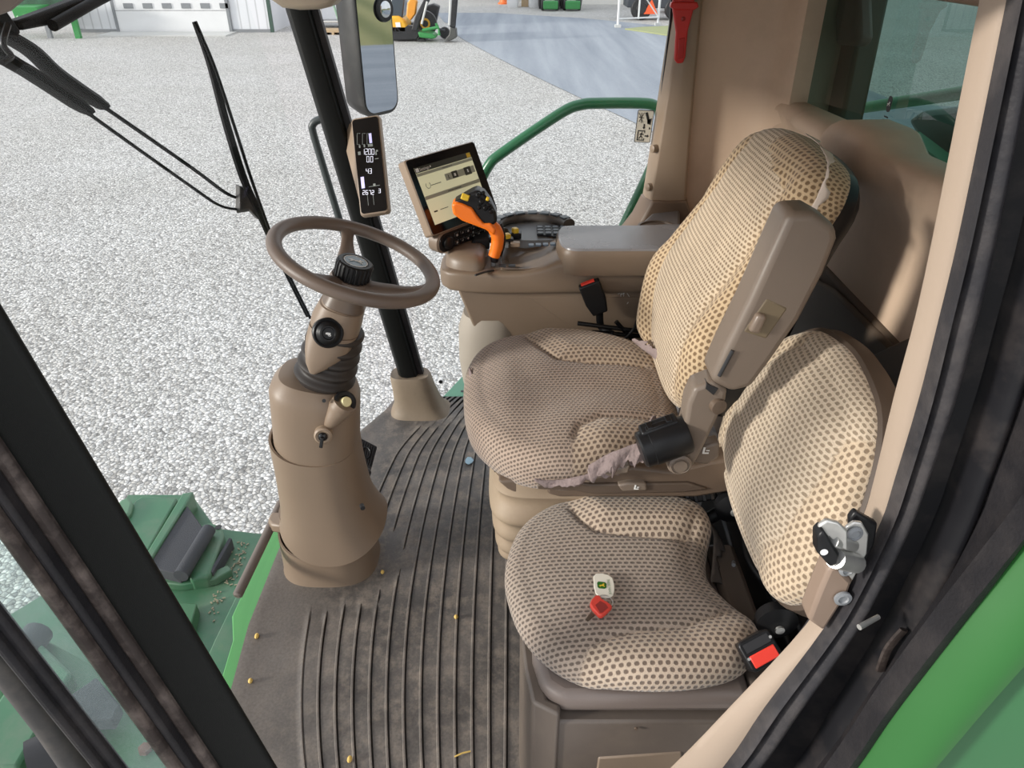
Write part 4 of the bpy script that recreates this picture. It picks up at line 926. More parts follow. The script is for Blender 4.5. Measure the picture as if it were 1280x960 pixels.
# head of the column with horn button
rings = [axring(h, a, b, 2.6, 44, da) for h, a, b, da in ((-.072, .036, .038, 0), (-.085, .041, .043, 0), (-.112, .047, .05, -.002), (-.114, .050, .053, -.003), (-.15, .056, .06, -.006), (-.19, .056, .060, -.006), (-.21, .050, .054, -.008))]
for r_ in rings[5:]:
    for p in r_:
        p -= n_ * 0
g = MB(); g.loft([axring(h, a, b, 2.4, 40, da, db) for h, a, b, da, db in ((-.17, .055, .045, -.006, -.018), (-.20, .052, .036, -.008, -.032), (-.225, .042, .026, -.012, -.046), (-.25, .026, .016, -.018, -.060), (-.268, .008, .008, -.022, -.068))]); tg_ = g
g = MB(); g.loft(rings); hd_ = obj('head_shroud', g, 'column', sc_)
g = MB(); g.loft([axring(h, a, a * 1.06, 2.6, 44) for h, a in ((-.070, .034), (-.074, .0395), (-.108, .0485), (-.1125, .0465))]); obj('collar', g, 'console_dk', sc_); obj('head_tongue', tg_, 'column', sc_)
bc = px(410, 416, x=1.464); bd = (V((-.86, -.30, .32))).normalized()
g = MB(); g.lathe(bc, bd, [(.034, -.02), (.034, .003), (.031, .006), (.027, .004), (.025, .008), (.022, .010), (.021, .013), (.017, .016), (.014, .016), (.012, .013), (.001, .013)], 36); hb = obj('horn_button', g, 'black', hd_)
g = MB(); bf = FR(bc, (0, -1, 0), (0, 0, 1)); bf = FR(bc, V((0, -1, 0)) - bd * V((0, -1, 0)).dot(bd), V((0, 0, 1)) - bd * bd.z)
g.prism([bc + bf.U * a * .004 + bf.W * b * .004 + bd * .0135 for a, b in ((-1.6, -.4), (-.9, -.5), (.9, -1.3), (1.2, .2), (-.6, .6), (-1.5, .5))], bd * .0006)
g.tube([bc + bf.U * a * .004 + bf.W * b * .004 + bd * .014 for a, b in ((-.4, -.6), (0, -1.4), (.9, -1.6), (1.3, -.9))], .0006, 6); obj('horn_symbol', g, 'white', hb, smooth=0)
# light button in its sleeve and the key switch
p = px(431, 503, x=1.452); d_ = V((-.62, -.55, .56)).normalized()
g = MB(); base_ = px(407, 538, x=1.437) + V((.012, 0, 0)); g.tube(sm([base_, base_.lerp(p, .35) + V((-.006, 0, 0)), base_.lerp(p, .75), p], 4), [.008 + .021 * min(1, i / 8) for i in range(13)], 28); obj('button_sleeve', g, 'column', us)
g = MB(); g.lathe(p, d_, [(.0265, -.006), (.0265, .004), (.023, .006), (.016, .005), (.015, -.004), (.001, -.004)], 32); bz = obj('button_bezel', g, 'black', us)
g = MB(); g.lathe(p, d_, [(.012, -.01), (.012, .012), (.010, .0145), (.001, .015)], 28); obj('cream_button', g, 'cream', bz)
p = px(404, 544, x=1.425); d_ = V((-1, -.12, .10)).normalized()
g = MB(); g.lathe(p, d_, [(.021, -.02), (.021, .005), (.017, .008), (.013, .006), (.001, .006)], 32); ks = obj('switch_bezel', g, 'tan', us)
g = MB(); g.lathe(p, d_, [(.011, 0), (.011, .010), (.006, .014), (.001, .014)], 20); kf = FR(p, (0, -1, 0), (0, 0, 1)); g.prism([p + d_ * .012 + V((0, y, z)) for y, z in ((-.004, .003), (.004, .003), (.011, -.024), (.003, -.026))], d_ * .008); obj('switch_lever', g, 'blackgloss', ks, bevel=.0015)
# tilt pedal: grey bar on a bracket
g = MB(); pr_ = [px(352, 628, z=.16), px(340, 655, z=.135), px(297, 744, z=.075)]; g.tube([pr_[0], pr_[1], pr_[2], pr_[2] + (pr_[2] - pr_[1]).normalized() * .004], [.0125, .0125, .0125, .008], 18); tp = obj('tilt_pedal', g, pm('pedal_bar', (.135, .108, .092), .5, var=.15), sc_)
g = MB(); a = px(338, 654, z=.145); g.prism([a + V((0, .006, .012)), a + V((-.02, -.01, .014)), V((1.49, .60, .165)), V((1.55, .60, .165)), a + V((.03, .004, .014))], (0, 0, -.03)); obj('pedal_bracket', g, 'column', tp, bevel=.006)

# ------------------------------------------------------------------ steering wheel
sw_ = thing('steering_wheel', 'brown three-spoke steering wheel with a ribbed black centre knob', 'steering wheel', wc)
g = MB(); g.tube([AX(math.cos(t) * .174, math.sin(t) * .174, 0) for t in [2 * PI * j / 96 for j in range(96)]], .0165, 20, closed=True, flat=.9, upv=n_); obj('rim', g, 'wheel', sw_)
for dg_ in (107, 355, 231):
    t = R(dg_); c, s = math.cos(t), math.sin(t)
    pth = sm([AX(c * r_, s * r_, h) for r_, h in ((.168, -.002), (.15, -.014), (.115, -.032), (.075, -.046), (.03, -.055))], 6)
    k_ = len(pth); g = MB(); g.tube(pth, [.021 - .008 * math.sin(PI * min(1, 1.6 * i / k_)) + .004 * (i / k_) for i in range(k_)], 18, flat=.55, upv=n_); obj('spoke', g, 'wheel', sw_)
g = MB(); g.lathe(AX(0, 0, 0), n_, [(.001, -.075), (.037, -.075), (.045, -.06), (.047, -.05), (.044, -.042), (.001, -.042)], 40); obj('hub', g, 'wheel', sw_)
rr = []
for h, r_, w in ((-.048, .036, 0), (-.044, .040, 1), (-.012, .0415, 1), (-.006, .040, .4), (-.003, .036, 0), (-.003, .030, 0), (-.0045, .028, 0), (-.0045, .001, 0)):
    rr.append([AX(math.cos(t) * (r_ - w * .0028 * (1 if (j // 3) % 2 else 0)), math.sin(t) * (r_ - w * .0028 * (1 if (j // 3) % 2 else 0)), h) for j, t in [(j, 2 * PI * j / 144) for j in range(144)]])
g = MB(); g.loft(rr); kn = obj('knob', g, 'black', sw_, smooth=30)
g = MB(); g.lathe(AX(0, 0, -.0045), n_, [(.026, 0), (.026, .0012), (.001, .0014)], 40); obj('knob_face', g, 'wheelgrey', kn)
g = MB(); g.lathe(AX(0, 0, -.0045), n_, [(.0262, .0008), (.0262, .0018), (.0246, .0018), (.0246, .0008)], 48); g.prism([AX(a * .019, b * .017, -.0025) for a, b in SCREEN_LEAP], n_ * .0008); obj('emblem', g, 'white', kn, smooth=0)

# ------------------------------------------------------------------ brake pedals
pdl = thing('brake_pedals', 'pair of black ribbed brake pedals behind the steering column', 'pedals', px(460, 580, z=0))
for q in (((449, 546), (472, 558), (464, 587), (445, 574)), ((446, 574), (465, 589), (458, 612), (443, 598))):
    a = [px(*p, z=.14 - .012 * i) for i, p in enumerate(q)]; a = [px(q[0][0], q[0][1], z=.15), px(q[1][0], q[1][1], z=.13), px(q[2][0], q[2][1], z=.09), px(q[3][0], q[3][1], z=.11)]
    g = MB(); g.prism(a, (0, .01, -.02)); pad_ = obj('pedal_pad', g, 'rubber', pdl, bevel=.003)
    nn = (a[1] - a[0]).cross(a[3] - a[0]).normalized(); nn = nn if nn.z > 0 else -nn; g = MB()
    for k in range(1, 8):
        s_, e_ = a[0].lerp(a[1], k / 8), a[3].lerp(a[2], k / 8); g.tube([s_.lerp(e_, .08) + nn * .001, s_.lerp(e_, .92) + nn * .001], .0016, 6)
    m_ = (a[0] + a[1] + a[2] + a[3]) / 4; u_ = (a[1] - a[0]) * .22; v_ = (a[2] - a[1]) * .22
    g.tube([m_ + nn * .003 + u_ * math.cos(t) + v_ * math.sin(t) for t in [2 * PI * j / 20 for j in range(20)]], .002, 6, closed=True); obj('tread', g, 'black', pad_)
    g = MB(); g.tube([m_ + V((0, .01, -.02)), m_ + V((.02, .06, -.09))], .010, 8); obj('pedal_arm', g, 'black', pdl)

# ------------------------------------------------------------------ readout on the far post
q = [V((2.208, .458, .772)), V((2.203, .378, .786)), V((2.361, .406, 1.030)), V((2.366, .487, 1.017))]
df = FR((q[0] + q[1] + q[2] + q[3]) / 4, (q[1] - q[0] + q[2] - q[3]), (q[3] - q[0] + q[2] - q[1]))
if df.N.x > 0: df = FR(df.o, -df.U, df.W)
dw, dh = .082, .29
df.o = df.o.lerp(CAM, .03); dw *= .97; dh *= .97
dsp = thing('corner_display', 'tall narrow tan readout with black face fixed to the far post', 'display', df.o)
g = MB(); g.loft([df.poly(rrect(dw * a, dh * b, .012, 5), c) for a, b, c in ((.96, .985, .004), (1.08, 1.03, .002), (1.14, 1.05, -.004), (1.14, 1.05, -.016), (1.0, 1.0, -.02))]); obj('bezel', g, 'tan', dsp)
hp = [df(-dw * .57, dh * .5, -.010), df(dw * .5, dh * .5, -.012), df(dw * .5, -dh * .5, -.012), df(-dw * .57, -dh * .46, -.010)]
hq = [pl(422, 153, df.o - df.N * .05, df.N), df(dw * .2, dh * .47, -.06), df(dw * .2, -dh * .36, -.05), pl(452, 256, df.o - df.N * .03, df.N)]
g = MB(); g.hull8(hp, hq); obj('housing', g, 'tan', dsp, bevel=.006)
g = MB(); g.prism(df.poly(rrect(dw, dh, .009, 5), .003), df.N * .002); fc = obj('display_face', g, 'blackgloss', dsp, smooth=0)
def dp(u, v): p = pl(u, v, df.o, df.N) - df.o; return p.dot(df.U), p.dot(df.W)
SEG = {'0': 'abcdef', '1': 'bc', '2': 'abged', '3': 'abgcd', '4': 'fgbc', '6': 'afgedc', '7': 'abc'}
def Z7(mb, t, zx, zy, w, h):
    """seven-segment figures, placed in the face crop's pixels"""
    for ch in t:
        if ch == '.': P_ = [((-5, h * .5), (-1, h * .5))]; adv = 5; zx0 = zx
        else:
            l, r, tp0, m0, b0 = 0, w * .68, -h / 2, 0, h / 2
            S_ = {'a': ((l, tp0), (r, tp0)), 'b': ((r, tp0), (r, m0)), 'c': ((r, m0), (r, b0)), 'd': ((l, b0), (r, b0)), 'e': ((l, m0), (l, b0)), 'f': ((l, tp0), (l, m0)), 'g': ((l, m0), (r, m0))}
            P_ = [S_[c] for c in SEG[ch]]; adv = w
        for (x0, y0), (x1, y1) in P_:
            a = V(dp(430 + (zx + x0) / 7.114, 140 + (zy + y0) / 7.111)); b = V(dp(430 + (zx + x1) / 7.114, 140 + (zy + y1) / 7.111)); d = (b - a); n2 = V((-d.y, d.x)).normalized() * .0006
            mb.add([df(*q_, .0056) for q_ in (a + n2, b + n2, b - n2, a - n2)], [(0, 1, 2, 3)])
        zx += adv
def Zt(mb, t, zx, zy, size, al='CENTER'):   # place by position inside the face crop
    a, b = dp(430 + zx / 7.114, 140 + zy / 7.111); mb.text(t, size, df(a, b, .0054), df.U, df.W, al, 0)
g = MB(); Z7(g, '1200', 166, 358, 29, 50); Z7(g, '0.0', 208, 425, 29, 50); Z7(g, '43', 203, 530, 28, 42); Z7(g, '2672', 172, 720, 27, 36); Z7(g, '3', 312, 706, 26, 34)
obj('digits', g, 'ledwhite', fc, smooth=0)
g = MB()
def Zb(zx, zy, w, h, mb): a, b = dp(430 + zx / 7.114, 140 + zy / 7.111); df.box(mb, a, b, .0053, w, h, .0006)
Zb(172, 632, .010, .034, g); Zb(240, 238, .008, .029, g); obj('level_bars', g, 'ledviolet', fc, smooth=0)
g = MB()
for zx in (125, 172, 213):
    q_ = [dp(430 + a / 7.114, 140 + b / 7.111) for a, b in ((zx + 24, 196), (zx - 2, 196), (zx - 2, 294), (zx + 20, 294))]
    g2 = MB(); g2.tube([df(*p, .0054) for p in q_], .0007, 6); obj('gauge_outline', g2, 'ledgrey', fc, smooth=0)
for a_ in ((275, 662, .034, .0012), (275, 650, .007, .006), (218, 790, .001, .030), (268, 785, .001, .030), (145, 312, .0045, .008), (187, 307, .0045, .008), (225, 302, .0045, .008), (240, 300, .0045, .008), (254, 299, .0045, .008), (142, 372, .008, .010), (296, 420, .011, .0016), (290, 372, .004, .010), (298, 350, .006, .005)):
    g = MB(); Zb(*a_, g); obj('gauge_mark', g, 'ledgrey', fc, smooth=0)
g = MB(); g.tube([df(-.02, .02, -.06), V((2.32, .49, .86))], .02, 10); g.tube([df(-.02, -.06, -.05), V((2.31, .46, .74))], .016, 10); obj('mount', g, 'black', dsp)

# ------------------------------------------------------------------ touch screen
q = [V((1.842, .204, .839)), V((2.038, .043, .841)), V((2.095, .103, 1.016)), V((1.891, .271, 1.014))]
tf = FR((q[0] + q[1] + q[2] + q[3]) / 4, (q[1] - q[0] + q[2] - q[3]), (q[3] - q[0] + q[2] - q[1])); tw, th = .256, .194
ts = thing('touch_screen', 'black touchscreen in a tan case with a pale green page, above the console', 'monitor', tf.o - V((0, 0, .12)))
g = MB(); g.loft([tf.poly(rrect(tw * a, th * b, .008, 4), c) for a, b, c in ((1.0, 1.0, .0), (1.02, 1.025, -.003), (1.02, 1.025, -.028), (.96, .95, -.036), (.8, .8, -.045))]); obj('case', g, 'tan', ts)
g = MB(); g.prism(tf.poly(rrect(tw, th, .007, 4), -.001), tf.N * .003); fc2 = obj('front_bezel', g, 'blackgloss', ts, smooth=0)
def tp_(u, v): p = pl(u, v, tf.o, tf.N) - tf.o; return p.dot(tf.U), p.dot(tf.W)
def tz(zx, zy): return tp_(500 + zx / 8, 180 + zy / 8)
c4 = [tz(135, 245), tz(345, 818), tz(870, 610), tz(695, 80)]
sx0 = (c4[0][0] + c4[1][0]) / 2; sx1 = (c4[2][0] + c4[3][0]) / 2; sy0 = (c4[1][1] + c4[2][1]) / 2; sy1 = (c4[0][1] + c4[3][1]) / 2
def Q(mb, a0, b0, a1, b1, h=.003):
    a0, a1 = sx0 + (sx1 - sx0) * a0, sx0 + (sx1 - sx0) * a1; b0, b1 = sy1 + (sy0 - sy1) * b0, sy1 + (sy0 - sy1) * b1
    tf.box(mb, (a0 + a1) / 2, (b0 + b1) / 2, h, a1 - a0, abs(b1 - b0), .0006)
def QT(mb, t, a, b, size, al='LEFT', h=.0038): mb.text(t, size, tf(sx0 + (sx1 - sx0) * a, sy1 + (sy0 - sy1) * b, h), tf.U, tf.W, al, 0)
g = MB(); Q(g, 0, 0, 1, 1, .0022); lc = obj('screen_page', g, 'lcd', fc2, smooth=0)
g = MB(); Q(g, 0, 0, 1, .095); obj('title_bar', g, 'lcdbar', fc2, smooth=0)
g = MB(); Q(g, 0, .105, 1, .155); Q(g, 0, .50, 1, .56); Q(g, .44, .24, .98, .36, .0026); obj('grey_bands', g, 'lcdgrey', fc2, smooth=0)
g = MB(); Q(g, .92, .01, .99, .085, .0032); obj('yellow_tab', g, 'yellow', fc2, smooth=0)
g = MB(); Q(g, .56, .235, .66, .355, .0033); Q(g, .79, .235, .91, .375, .0033); obj('dark_buttons', g, 'lcdbar', fc2, smooth=0)
g = MB(); Q(g, .01, .015, .06, .08, .0034); obj('page_icon', g, 'white', fc2, smooth=0)
for q_ in ((.595, .275, .625, .325), (.84, .275, .86, .33)): g = MB(); Q(g, *q_, .0038); obj('button_icon', g, 'white', fc2, smooth=0)
g = MB(); QT(g, 'Settings', .07, .05, .011, h=.0037); QT(g, '•', .24, .05, .02, h=.0037); obj('title_text', g, 'white', fc2, smooth=0)
g = MB(); Q(g, .44, .125, .62, .138); Q(g, .40, .525, .64, .54); Q(g, .17, .345, .34, .356); Q(g, .17, .78, .31, .79); Q(g, .06, .775, .12, .80); Q(g, .49, .27, .50, .33); Q(g, .48, .33, .53, .335)
cx_, cy_ = sx0 + (sx1 - sx0) * .12, sy1 + (sy0 - sy1) * .335
g.tube([tf(cx_ + .008 * math.cos(t), cy_ + .008 * math.sin(t), .0034) for t in [PI * .75 + 1.5 * PI * j / 16 for j in range(17)]], .0006, 6); obj('dark_marks', g, 'lcdbar', fc2, smooth=0)
# keypad below the screen on its bracket
kf = FR(tf(.0, -th * .5 - .028, -.018), tf.U, tf.W + tf.N * .5)
g = MB(); g.loft([kf.poly(rrect(.215, .052, .024, 6), c) for c in (.002, .004, .002)][:2] + [kf.poly(rrect(.225, .058, .026, 6), c) for c in (0, -.03)] + [kf.poly(rrect(.19, .03, .014, 6), -.044)]); kp = obj('keypad', g, 'console', ts)
g = MB(); g.prism(kf.poly(rrect(.212, .049, .022, 6), .0035), kf.N * .002); obj('keypad_face', g, 'black', kp, smooth=0)
g = MB(); g.lathe(kf(-.078, .0, .005), kf.N, [(.017, 0), (.017, .008), (.014, .010), (.001, .010)], 28); obj('dial', g, 'black', kp)
for i in range(6):
    for j in (-1, 1):
        g = MB(); kf.box(g, -.043 + i * .022, j * .0105, .0065, .017, .015, .004); kb = obj('key_button', g, 'blackgloss', kp, bevel=.003)
        g = MB(); a_, b_ = -.043 + i * .022, j * .0105; 
        if (i + j) % 2: g.lathe(kf(a_, b_, .0088), kf.N, [(.0035, 0), (.0035, .0003), (.0024, .0003)], 12)
        else: kf.box(g, a_, b_, .0088, .006, .0015, .0004); kf.box(g, a_ + .001, b_ + .002, .0088, .0015, .004, .0004)
        obj('key_symbol', g, 'greymark', kb, smooth=0)
g = MB(); kf.box(g, .022 + .001, 0, .0062, .0015, .044, .002); obj('divider', g, 'greymark', kp, smooth=0)
g = MB(); g.loft([selli(*(p.xy), .035, .035, p.z, 2.4, 28) for p in (kf(-.02, -.03, -.03), kf(-.015, -.05, -.035), V((1.90, .10, .765)))]); obj('bracket', g, 'console', ts)

# ------------------------------------------------------------------ armrest console
cs = thing('armrest_console', 'brown armrest console with hinged lid beside the driver seat', 'console', (1.92, -.1, .5))
def ybox(y, x0, x1, z0, z1, e=6, n=40, dx=0):
    return [V((p.x, y, p.y)) for p in selli((x0 + x1) / 2, (z0 + z1) / 2, (x1 - x0) / 2, (z1 - z0) / 2, 0, e, n)]
sec = [(.193, 1.87, 1.95, .700, .735), (.186, 1.845, 1.97, .694, .742), (.165, 1.825, 1.985, .688, .746), (.12, 1.815, 1.995, .684, .748), (.05, 1.812, 2.0, .682, .748), (-.02, 1.812, 2.0, .682, .748), (-.08, 1.812, 2.0, .682, .762), (-.12, 1.812, 2.0, .682, .78), (-.30, 1.812, 2.0, .682, .785), (-.50, 1.812, 2.0, .682, .785)]
g = MB(); g.loft([ybox(*s, 7) for s in sec]); bd_ = obj('upper_body', g, 'console', cs)
skp = [(.145, .69), (.108, .585), (.06, .50), (-.50, .50), (-.50, .70), (.12, .70)]
g = MB(); g.prism([V((1.83, y, z)) for y, z in skp], (.17, 0, 0)); obj('side_panel', g, 'console', cs, bevel=.006)
g = MB(); g.prism([V((1.826, y, z)) for y, z in ((-.02, .672), (-.05, .668), (-.19, .56), (-.50, .50), (-.50, .672))], (.01, 0, 0)); obj('panel_plate', g, 'console', cs, bevel=.003)
g = MB()
for k in range(9): c = px(772 + random.uniform(0, 16), 362 + random.uniform(0, 18), x=1.8255); g.tube([c, c + V((0, random.uniform(-.01, .01), random.uniform(-.012, .012)))], .0008, 5)
obj('scratches', g, 'lightgrey', cs, smooth=0)
lp = sm([(x, y, 0) for x, y in ((1.80, -.15), (1.83, -.125), (1.90, -.118), (1.96, -.125), (1.985, -.16), (1.985, -.35), (1.985, -.50), (1.80, -.50), (1.798, -.35), (1.797, -.2))], 4, True)
g = MB(); lc_ = sum(lp, V((0, 0, 0))) / len(lp); g.loft([[lc_ + (p - lc_) * k + V((0, 0, z)) for p in lp] for z, k in ((.745, .985), (.749, 1), (.795, 1.0), (.806, .99), (.812, .96), (.813, .9))]); ld_ = obj('lid', g, 'console', cs); g = MB(); g.loft([[lc_ + (p - lc_) * k + V((0, 0, z)) for p in lp] for z, k in ((.806, .965), (.814, .962), (.8175, .94), (.8185, .8))]); obj('lid_top', g, 'lid', ld_)
# front cap, tray, lever gate
fcap = sm([(x, y, 0) for x, y in ((1.83, .078), (1.83, .13), (1.86, .172), (1.92, .178), (1.97, .15), (1.985, .11), (1.98, .07), (1.90, .068))], 4, True)
lc_ = sum(fcap, V((0, 0, 0))) / len(fcap)
g = MB(); g.loft([[lc_ + (p - lc_) * k + V((0, 0, z)) for p in fcap] for z, k in ((.735, 1.0), (.762, .97), (.778, .84), (.785, .6))]); obj('front_cap', g, 'console', cs)
def tray(a, b):
    x = 1.825 + .17 * a; y = .03 - .145 * b; return V((x, y, .752 + .028 * max(0, b - .45) ** 1.3 + .035 * max(0, a - .45) ** 1.2 - .012 * math.sin(PI * a) * math.sin(PI * b)))
g = MB(); g.grid(tray, 20, 20); obj('tray', g, pm('tray_plastic', (.16, .115, .082), .25), cs, solid=.002)
g = MB(); g.tube(sm([px(u, v, z=.7485) for u, v in ((594, 344), (606, 340), (617, 337.5))], 5), .003, 8); obj('lever_slot', g, 'bgblack', cs)
g = MB()
for u in (628, 640): g.box(px(u, 332, z=.762), (.012, .018, .004))
obj('slot_marks', g, 'bgblack', cs, smooth=0)
# ring of switches beyond the tray
pc = V((2.05, -.06, .755)); 
pod = MB(); pod.loft([[pc + V((p.x, p.y, z)) for p in selli(0, 0, .085 * k, .105 * k, 0, 2.6, 48)] for z, k in ((-.06, .9), (-.01, 1.02), (.018, 1.02), (.024, .97))]); po = obj('control_pod', pod, pm('pod_grey', (.17, .175, .18), .4), cs)
ring_ = [pc + V((.088 * math.cos(t), .108 * math.sin(t), .034)) for t in [R(-75) + R(205) * j / 30 for j in range(31)]]
g = MB(); g.tube(ring_, .019, 12, flat=.85); rg = obj('rim_roll', g, pm('rim_brown', (.10, .085, .075), .4), po)
for j in range(2, 29, 3):
    t = R(-75) + R(205) * j / 30; c = pc + V((.086 * math.cos(t), .106 * math.sin(t), .0488)); g = MB(); g.box(c, (.024, .027, .005), Matrix.Rotation(t, 3, 'Z')); obj('rim_key', g, pm('key_slate_%d' % j, (.055, .07, .085), .35), rg, bevel=.002)
fan = pc + V((-.02, -.045, .027))
g = MB(); g.prism([fan + V((.05 * math.cos(t), .06 * math.sin(t), 0)) for t in [R(200) + R(150) * j / 14 for j in range(15)]] + [fan + V((.045, .035, 0)), fan + V((-.03, .035, 0))], (0, 0, .003)); fn = obj('key_fan', g, 'black', po, smooth=0)
for i in range(3):
    for j in range(4):
        c = fan + V((-.025 + i * .024, .025 - j * .022, .005)); g = MB(); g.box(c, (.019, .017, .005)); obj('fan_key', g, pm('fan_key_slate_%d_%d' % (i, j), (.06, .075, .09), .35), fn, bevel=.002)
for u, v in ((634, 298), (644, 291)):
    c = px(u, v, z=.795); g = MB(); g.box(c + V((0, 0, -.006)), (.026, .034, .016)); kk = obj('knob_base', g, 'black', po, bevel=.003); g = MB(); g.box(c + V((0, 0, .006)), (.020, .016, .016), Matrix.Rotation(.4, 3, 'Z')); obj('yellow_knob', g, 'yellow', kk, bevel=.003)
for i in range(4):
    c = px(664 + i * 9, 306.5 - i * .5, z=.785); g = MB(); g.box(c, (.018, .015, .005)); obj('row_key', g, pm('row_key_%d' % i, (.16, .22, .29), .35), po, bevel=.002)
for u, v, m_ in ((630, 306, 'steelgrey'), (644, 305, 'tan'), (612, 300, 'black')): g = MB(); g.box(px(u, v, z=.785), (.02, .026, .012)); obj('switch', g, m_, po, bevel=.002)
g = MB(); g.prism([px(u, v, x=1.93) for u, v in ((583, 312), (592, 300), (612, 297), (612, 312))], (.06, 0, 0)); obj('switch_block', g, 'black', po, bevel=.003)
# storage rail running back to the post, with cup recess
g = MB(); g.prism([px(u, v, z=.77) for u, v in ((782, 296), (815, 266), (850, 262), (850, 300), (812, 303))], (0, 0, -.10)); rl = obj('rear_bin', g, pm('bin_slate', (.16, .15, .15), .35), cs, bevel=.008)
g = MB(); c = px(822, 285, z=.772); g.lathe(c, (0, 0, 1), [(.055, 0), (.058, .004), (.052, .004), (.046, -.03), (.001, -.03)], 32); obj('cup_recess', g, 'console_dk', rl)
# rubber sleeve below the console front
g = MB(); g.loft([selli(1.90, .06, .08 * k, .085 * k, z, 2.4, 32) for z, k in ((.30, .8), (.38, 1.0), (.46, 1.1), (.55, 1.08), (.60, .9))]); obj('support_sleeve', g, pm('sleeve_grey', (.33, .29, .24), .6), cs)
g = MB(); g.box((1.90, -.05, .15), (.12, .2, .32)); g.box((1.90, -.2, .40), (.15, .3, .22)); obj('support_arm', g, 'black', cs, bevel=.01)

# ------------------------------------------------------------------ multifunction lever
LX = 1.86
def LP(u, v, x=LX): return px(u, v, x=x)
lv = thing('control_lever', 'orange and black joystick handle rising from the console', 'joystick', LP(617, 336))
g = MB(); g.tube([LP(616.5, 338), LP(617, 326), LP(618, 316)], [.0065, .006, .006], 14); obj('stalk', g, 'steelgrey', lv)
g = MB(); g.tube([LP(618, 327), LP(618.5, 318)], [.010, .013], 16); obj('stalk_collar', g, 'black', lv)
def slabx(poly, x0, x1, mb): mb.prism([px(u, v, x=(x0 + x1) / 2) + V((x0 - (x0 + x1) / 2, 0, 0)) for u, v in poly], (x1 - x0, 0, 0))
g = MB(); g.tube(sm([LP(u, v) for u, v in ((617.5, 320), (621, 308), (622, 296), (618, 286), (611, 279))], 5), [.0155] * 4 + [.0165] * 6 + [.0175] * 6 + [.0165] * 5, 20); obj('grip', g, 'orange', lv)
g = MB(); g.tube(sm([px(u, v, x=LX + .018) for u, v in ((622, 318), (626, 304), (626, 293), (622, 280))], 5), .0125, 16); obj('grip_back', g, 'black', lv)
g = MB(); slabx(((565, 253), (570, 249), (578, 251), (590, 256), (598, 268), (605, 276), (614, 275), (621, 283), (618, 292), (607, 284), (594, 279), (578, 273), (567, 265)), LX - .026, LX + .02, g); obj('palm_rest', g, 'orange', lv, bevel=.010, bseg=4)
g = MB(); slabx(((567, 250), (576, 245), (590, 237), (597, 234), (606, 239), (614, 250), (620, 262), (622, 274), (615, 279), (606, 278), (599, 270), (590, 258), (578, 252)), LX - .022, LX + .03, g); hb_ = obj('head', g, 'black', lv, bevel=.009, bseg=4)
hfN = V((-.86, -.15, .48)).normalized()
def HB(u, v, r_, m_, nm='button', h=.006, w=None):
    c = px(u, v, x=LX - .024); g = MB()
    if w: f_ = FR(c, V((0, -.9, -.35)), V((.45, -.2, .9))); f_.N = hfN; g.box(c, (w[0], w[1], h * 2), Matrix((f_.U, f_.W, f_.U.cross(f_.W))).transposed())
    else: g.lathe(c, hfN, [(r_, -.006), (r_, h * .6), (r_ * .7, h), (.001, h)], 18)
    return obj(nm, g, m_, hb_, bevel=.002 if w else 0)
HB(581.5, 246.5, 0, 'yellow', 'yellow_button', .006, (.020, .015)); HB(609.5, 248.5, 0, 'yellow', 'amber_button', .004, (.008, .010))
for u, v, r_ in ((598, 244, .0065), (602, 252, .0065), (607, 260, .0065), (604, 241, .005), (611, 256, .006), (614, 264, .006), (599, 259, .005)): HB(u, v, r_, 'black')

# ------------------------------------------------------------------ seat belt buckles
def buckle(name, label, f, w, h, d, tail, mbtn, tm=None):
    t = thing(name, label, 'seat belt buckle', f.o)
    g = MB(); g.prism(f.poly([(-w / 2, h / 2), (w / 2, h / 2), (w / 2, -h * .1), (w * .36, -h / 2), (-w * .36, -h / 2), (-w / 2, -h * .1)], -d / 2), f.N * d); obj('housing', g, 'black', t, bevel=.004)
    return t
bf = FR(px(743, 372, x=1.785), (0, -1, .42), (0, .42, 1)); 
bk = buckle('seat_belt_buckle', 'black seat belt buckle with red top hanging on the console side', bf, .056, .092, .026, None, None)
g = MB(); bf.box(g, -.002, .045, 0, .036, .008, .015); obj('release_button', g, 'redbtn', bk, bevel=.001)
g = MB(); g.tube(sm([bf(0, -.04, 0), bf(-.012, -.09, -.004), px(766, 418, x=1.76)], 5), .010, 10, flat=.4); obj('stem', g, 'black', bk)

# ------------------------------------------------------------------ driver seat
ds = thing('driver_seat', 'tan dotted fabric driver seat with torn cushion cover, beside the armrest console', 'seat', (1.45, -.15, 0))
seam_f = [(1.69, -.03), (1.60, -.072), (1.545, -.11), (1.525, -.186), (1.525, -.35)]; seam_n = [(1.16, -.11), (1.21, -.118), (1.275, -.14), (1.306, -.19), (1.310, -.38)]
ins_poly = [(1.69, -.03), (1.60, -.072), (1.545, -.11), (1.525, -.186), (1.525, -.42), (1.310, -.42), (1.306, -.19), (1.275, -.14), (1.21, -.118), (1.13, -.11), (1.13, .03), (1.30, .075), (1.6, .09), (1.72, .02)]
def sstep(a, b, t): t = max(0, min(1, (t - a) / (b - a))); return t * t * (3 - 2 * t)
def h_drv(x, y, t):
    h = .006 * (1 - t * t) - .010 * t ** 5
    df_, dn_ = segdist((x, y), seam_f), segdist((x, y), seam_n)
    if not inside((x, y), ins_poly):
        h += .016 * sstep(0, .06, min(df_, dn_)) * (1 if y < -.02 else .6)
    else: h -= .010 * sstep(.02, .12, min(df_, dn_)) * sstep(.06, -.08, y)
    h -= .007 * math.exp(-(min(df_, dn_) / .007) ** 2) * sstep(1, .93, t)
    h -= .020 * sstep(.0, .115, y) 
    return h
cf = FR((0, 0, .637), (1, 0, 0), (0, 1, 0))
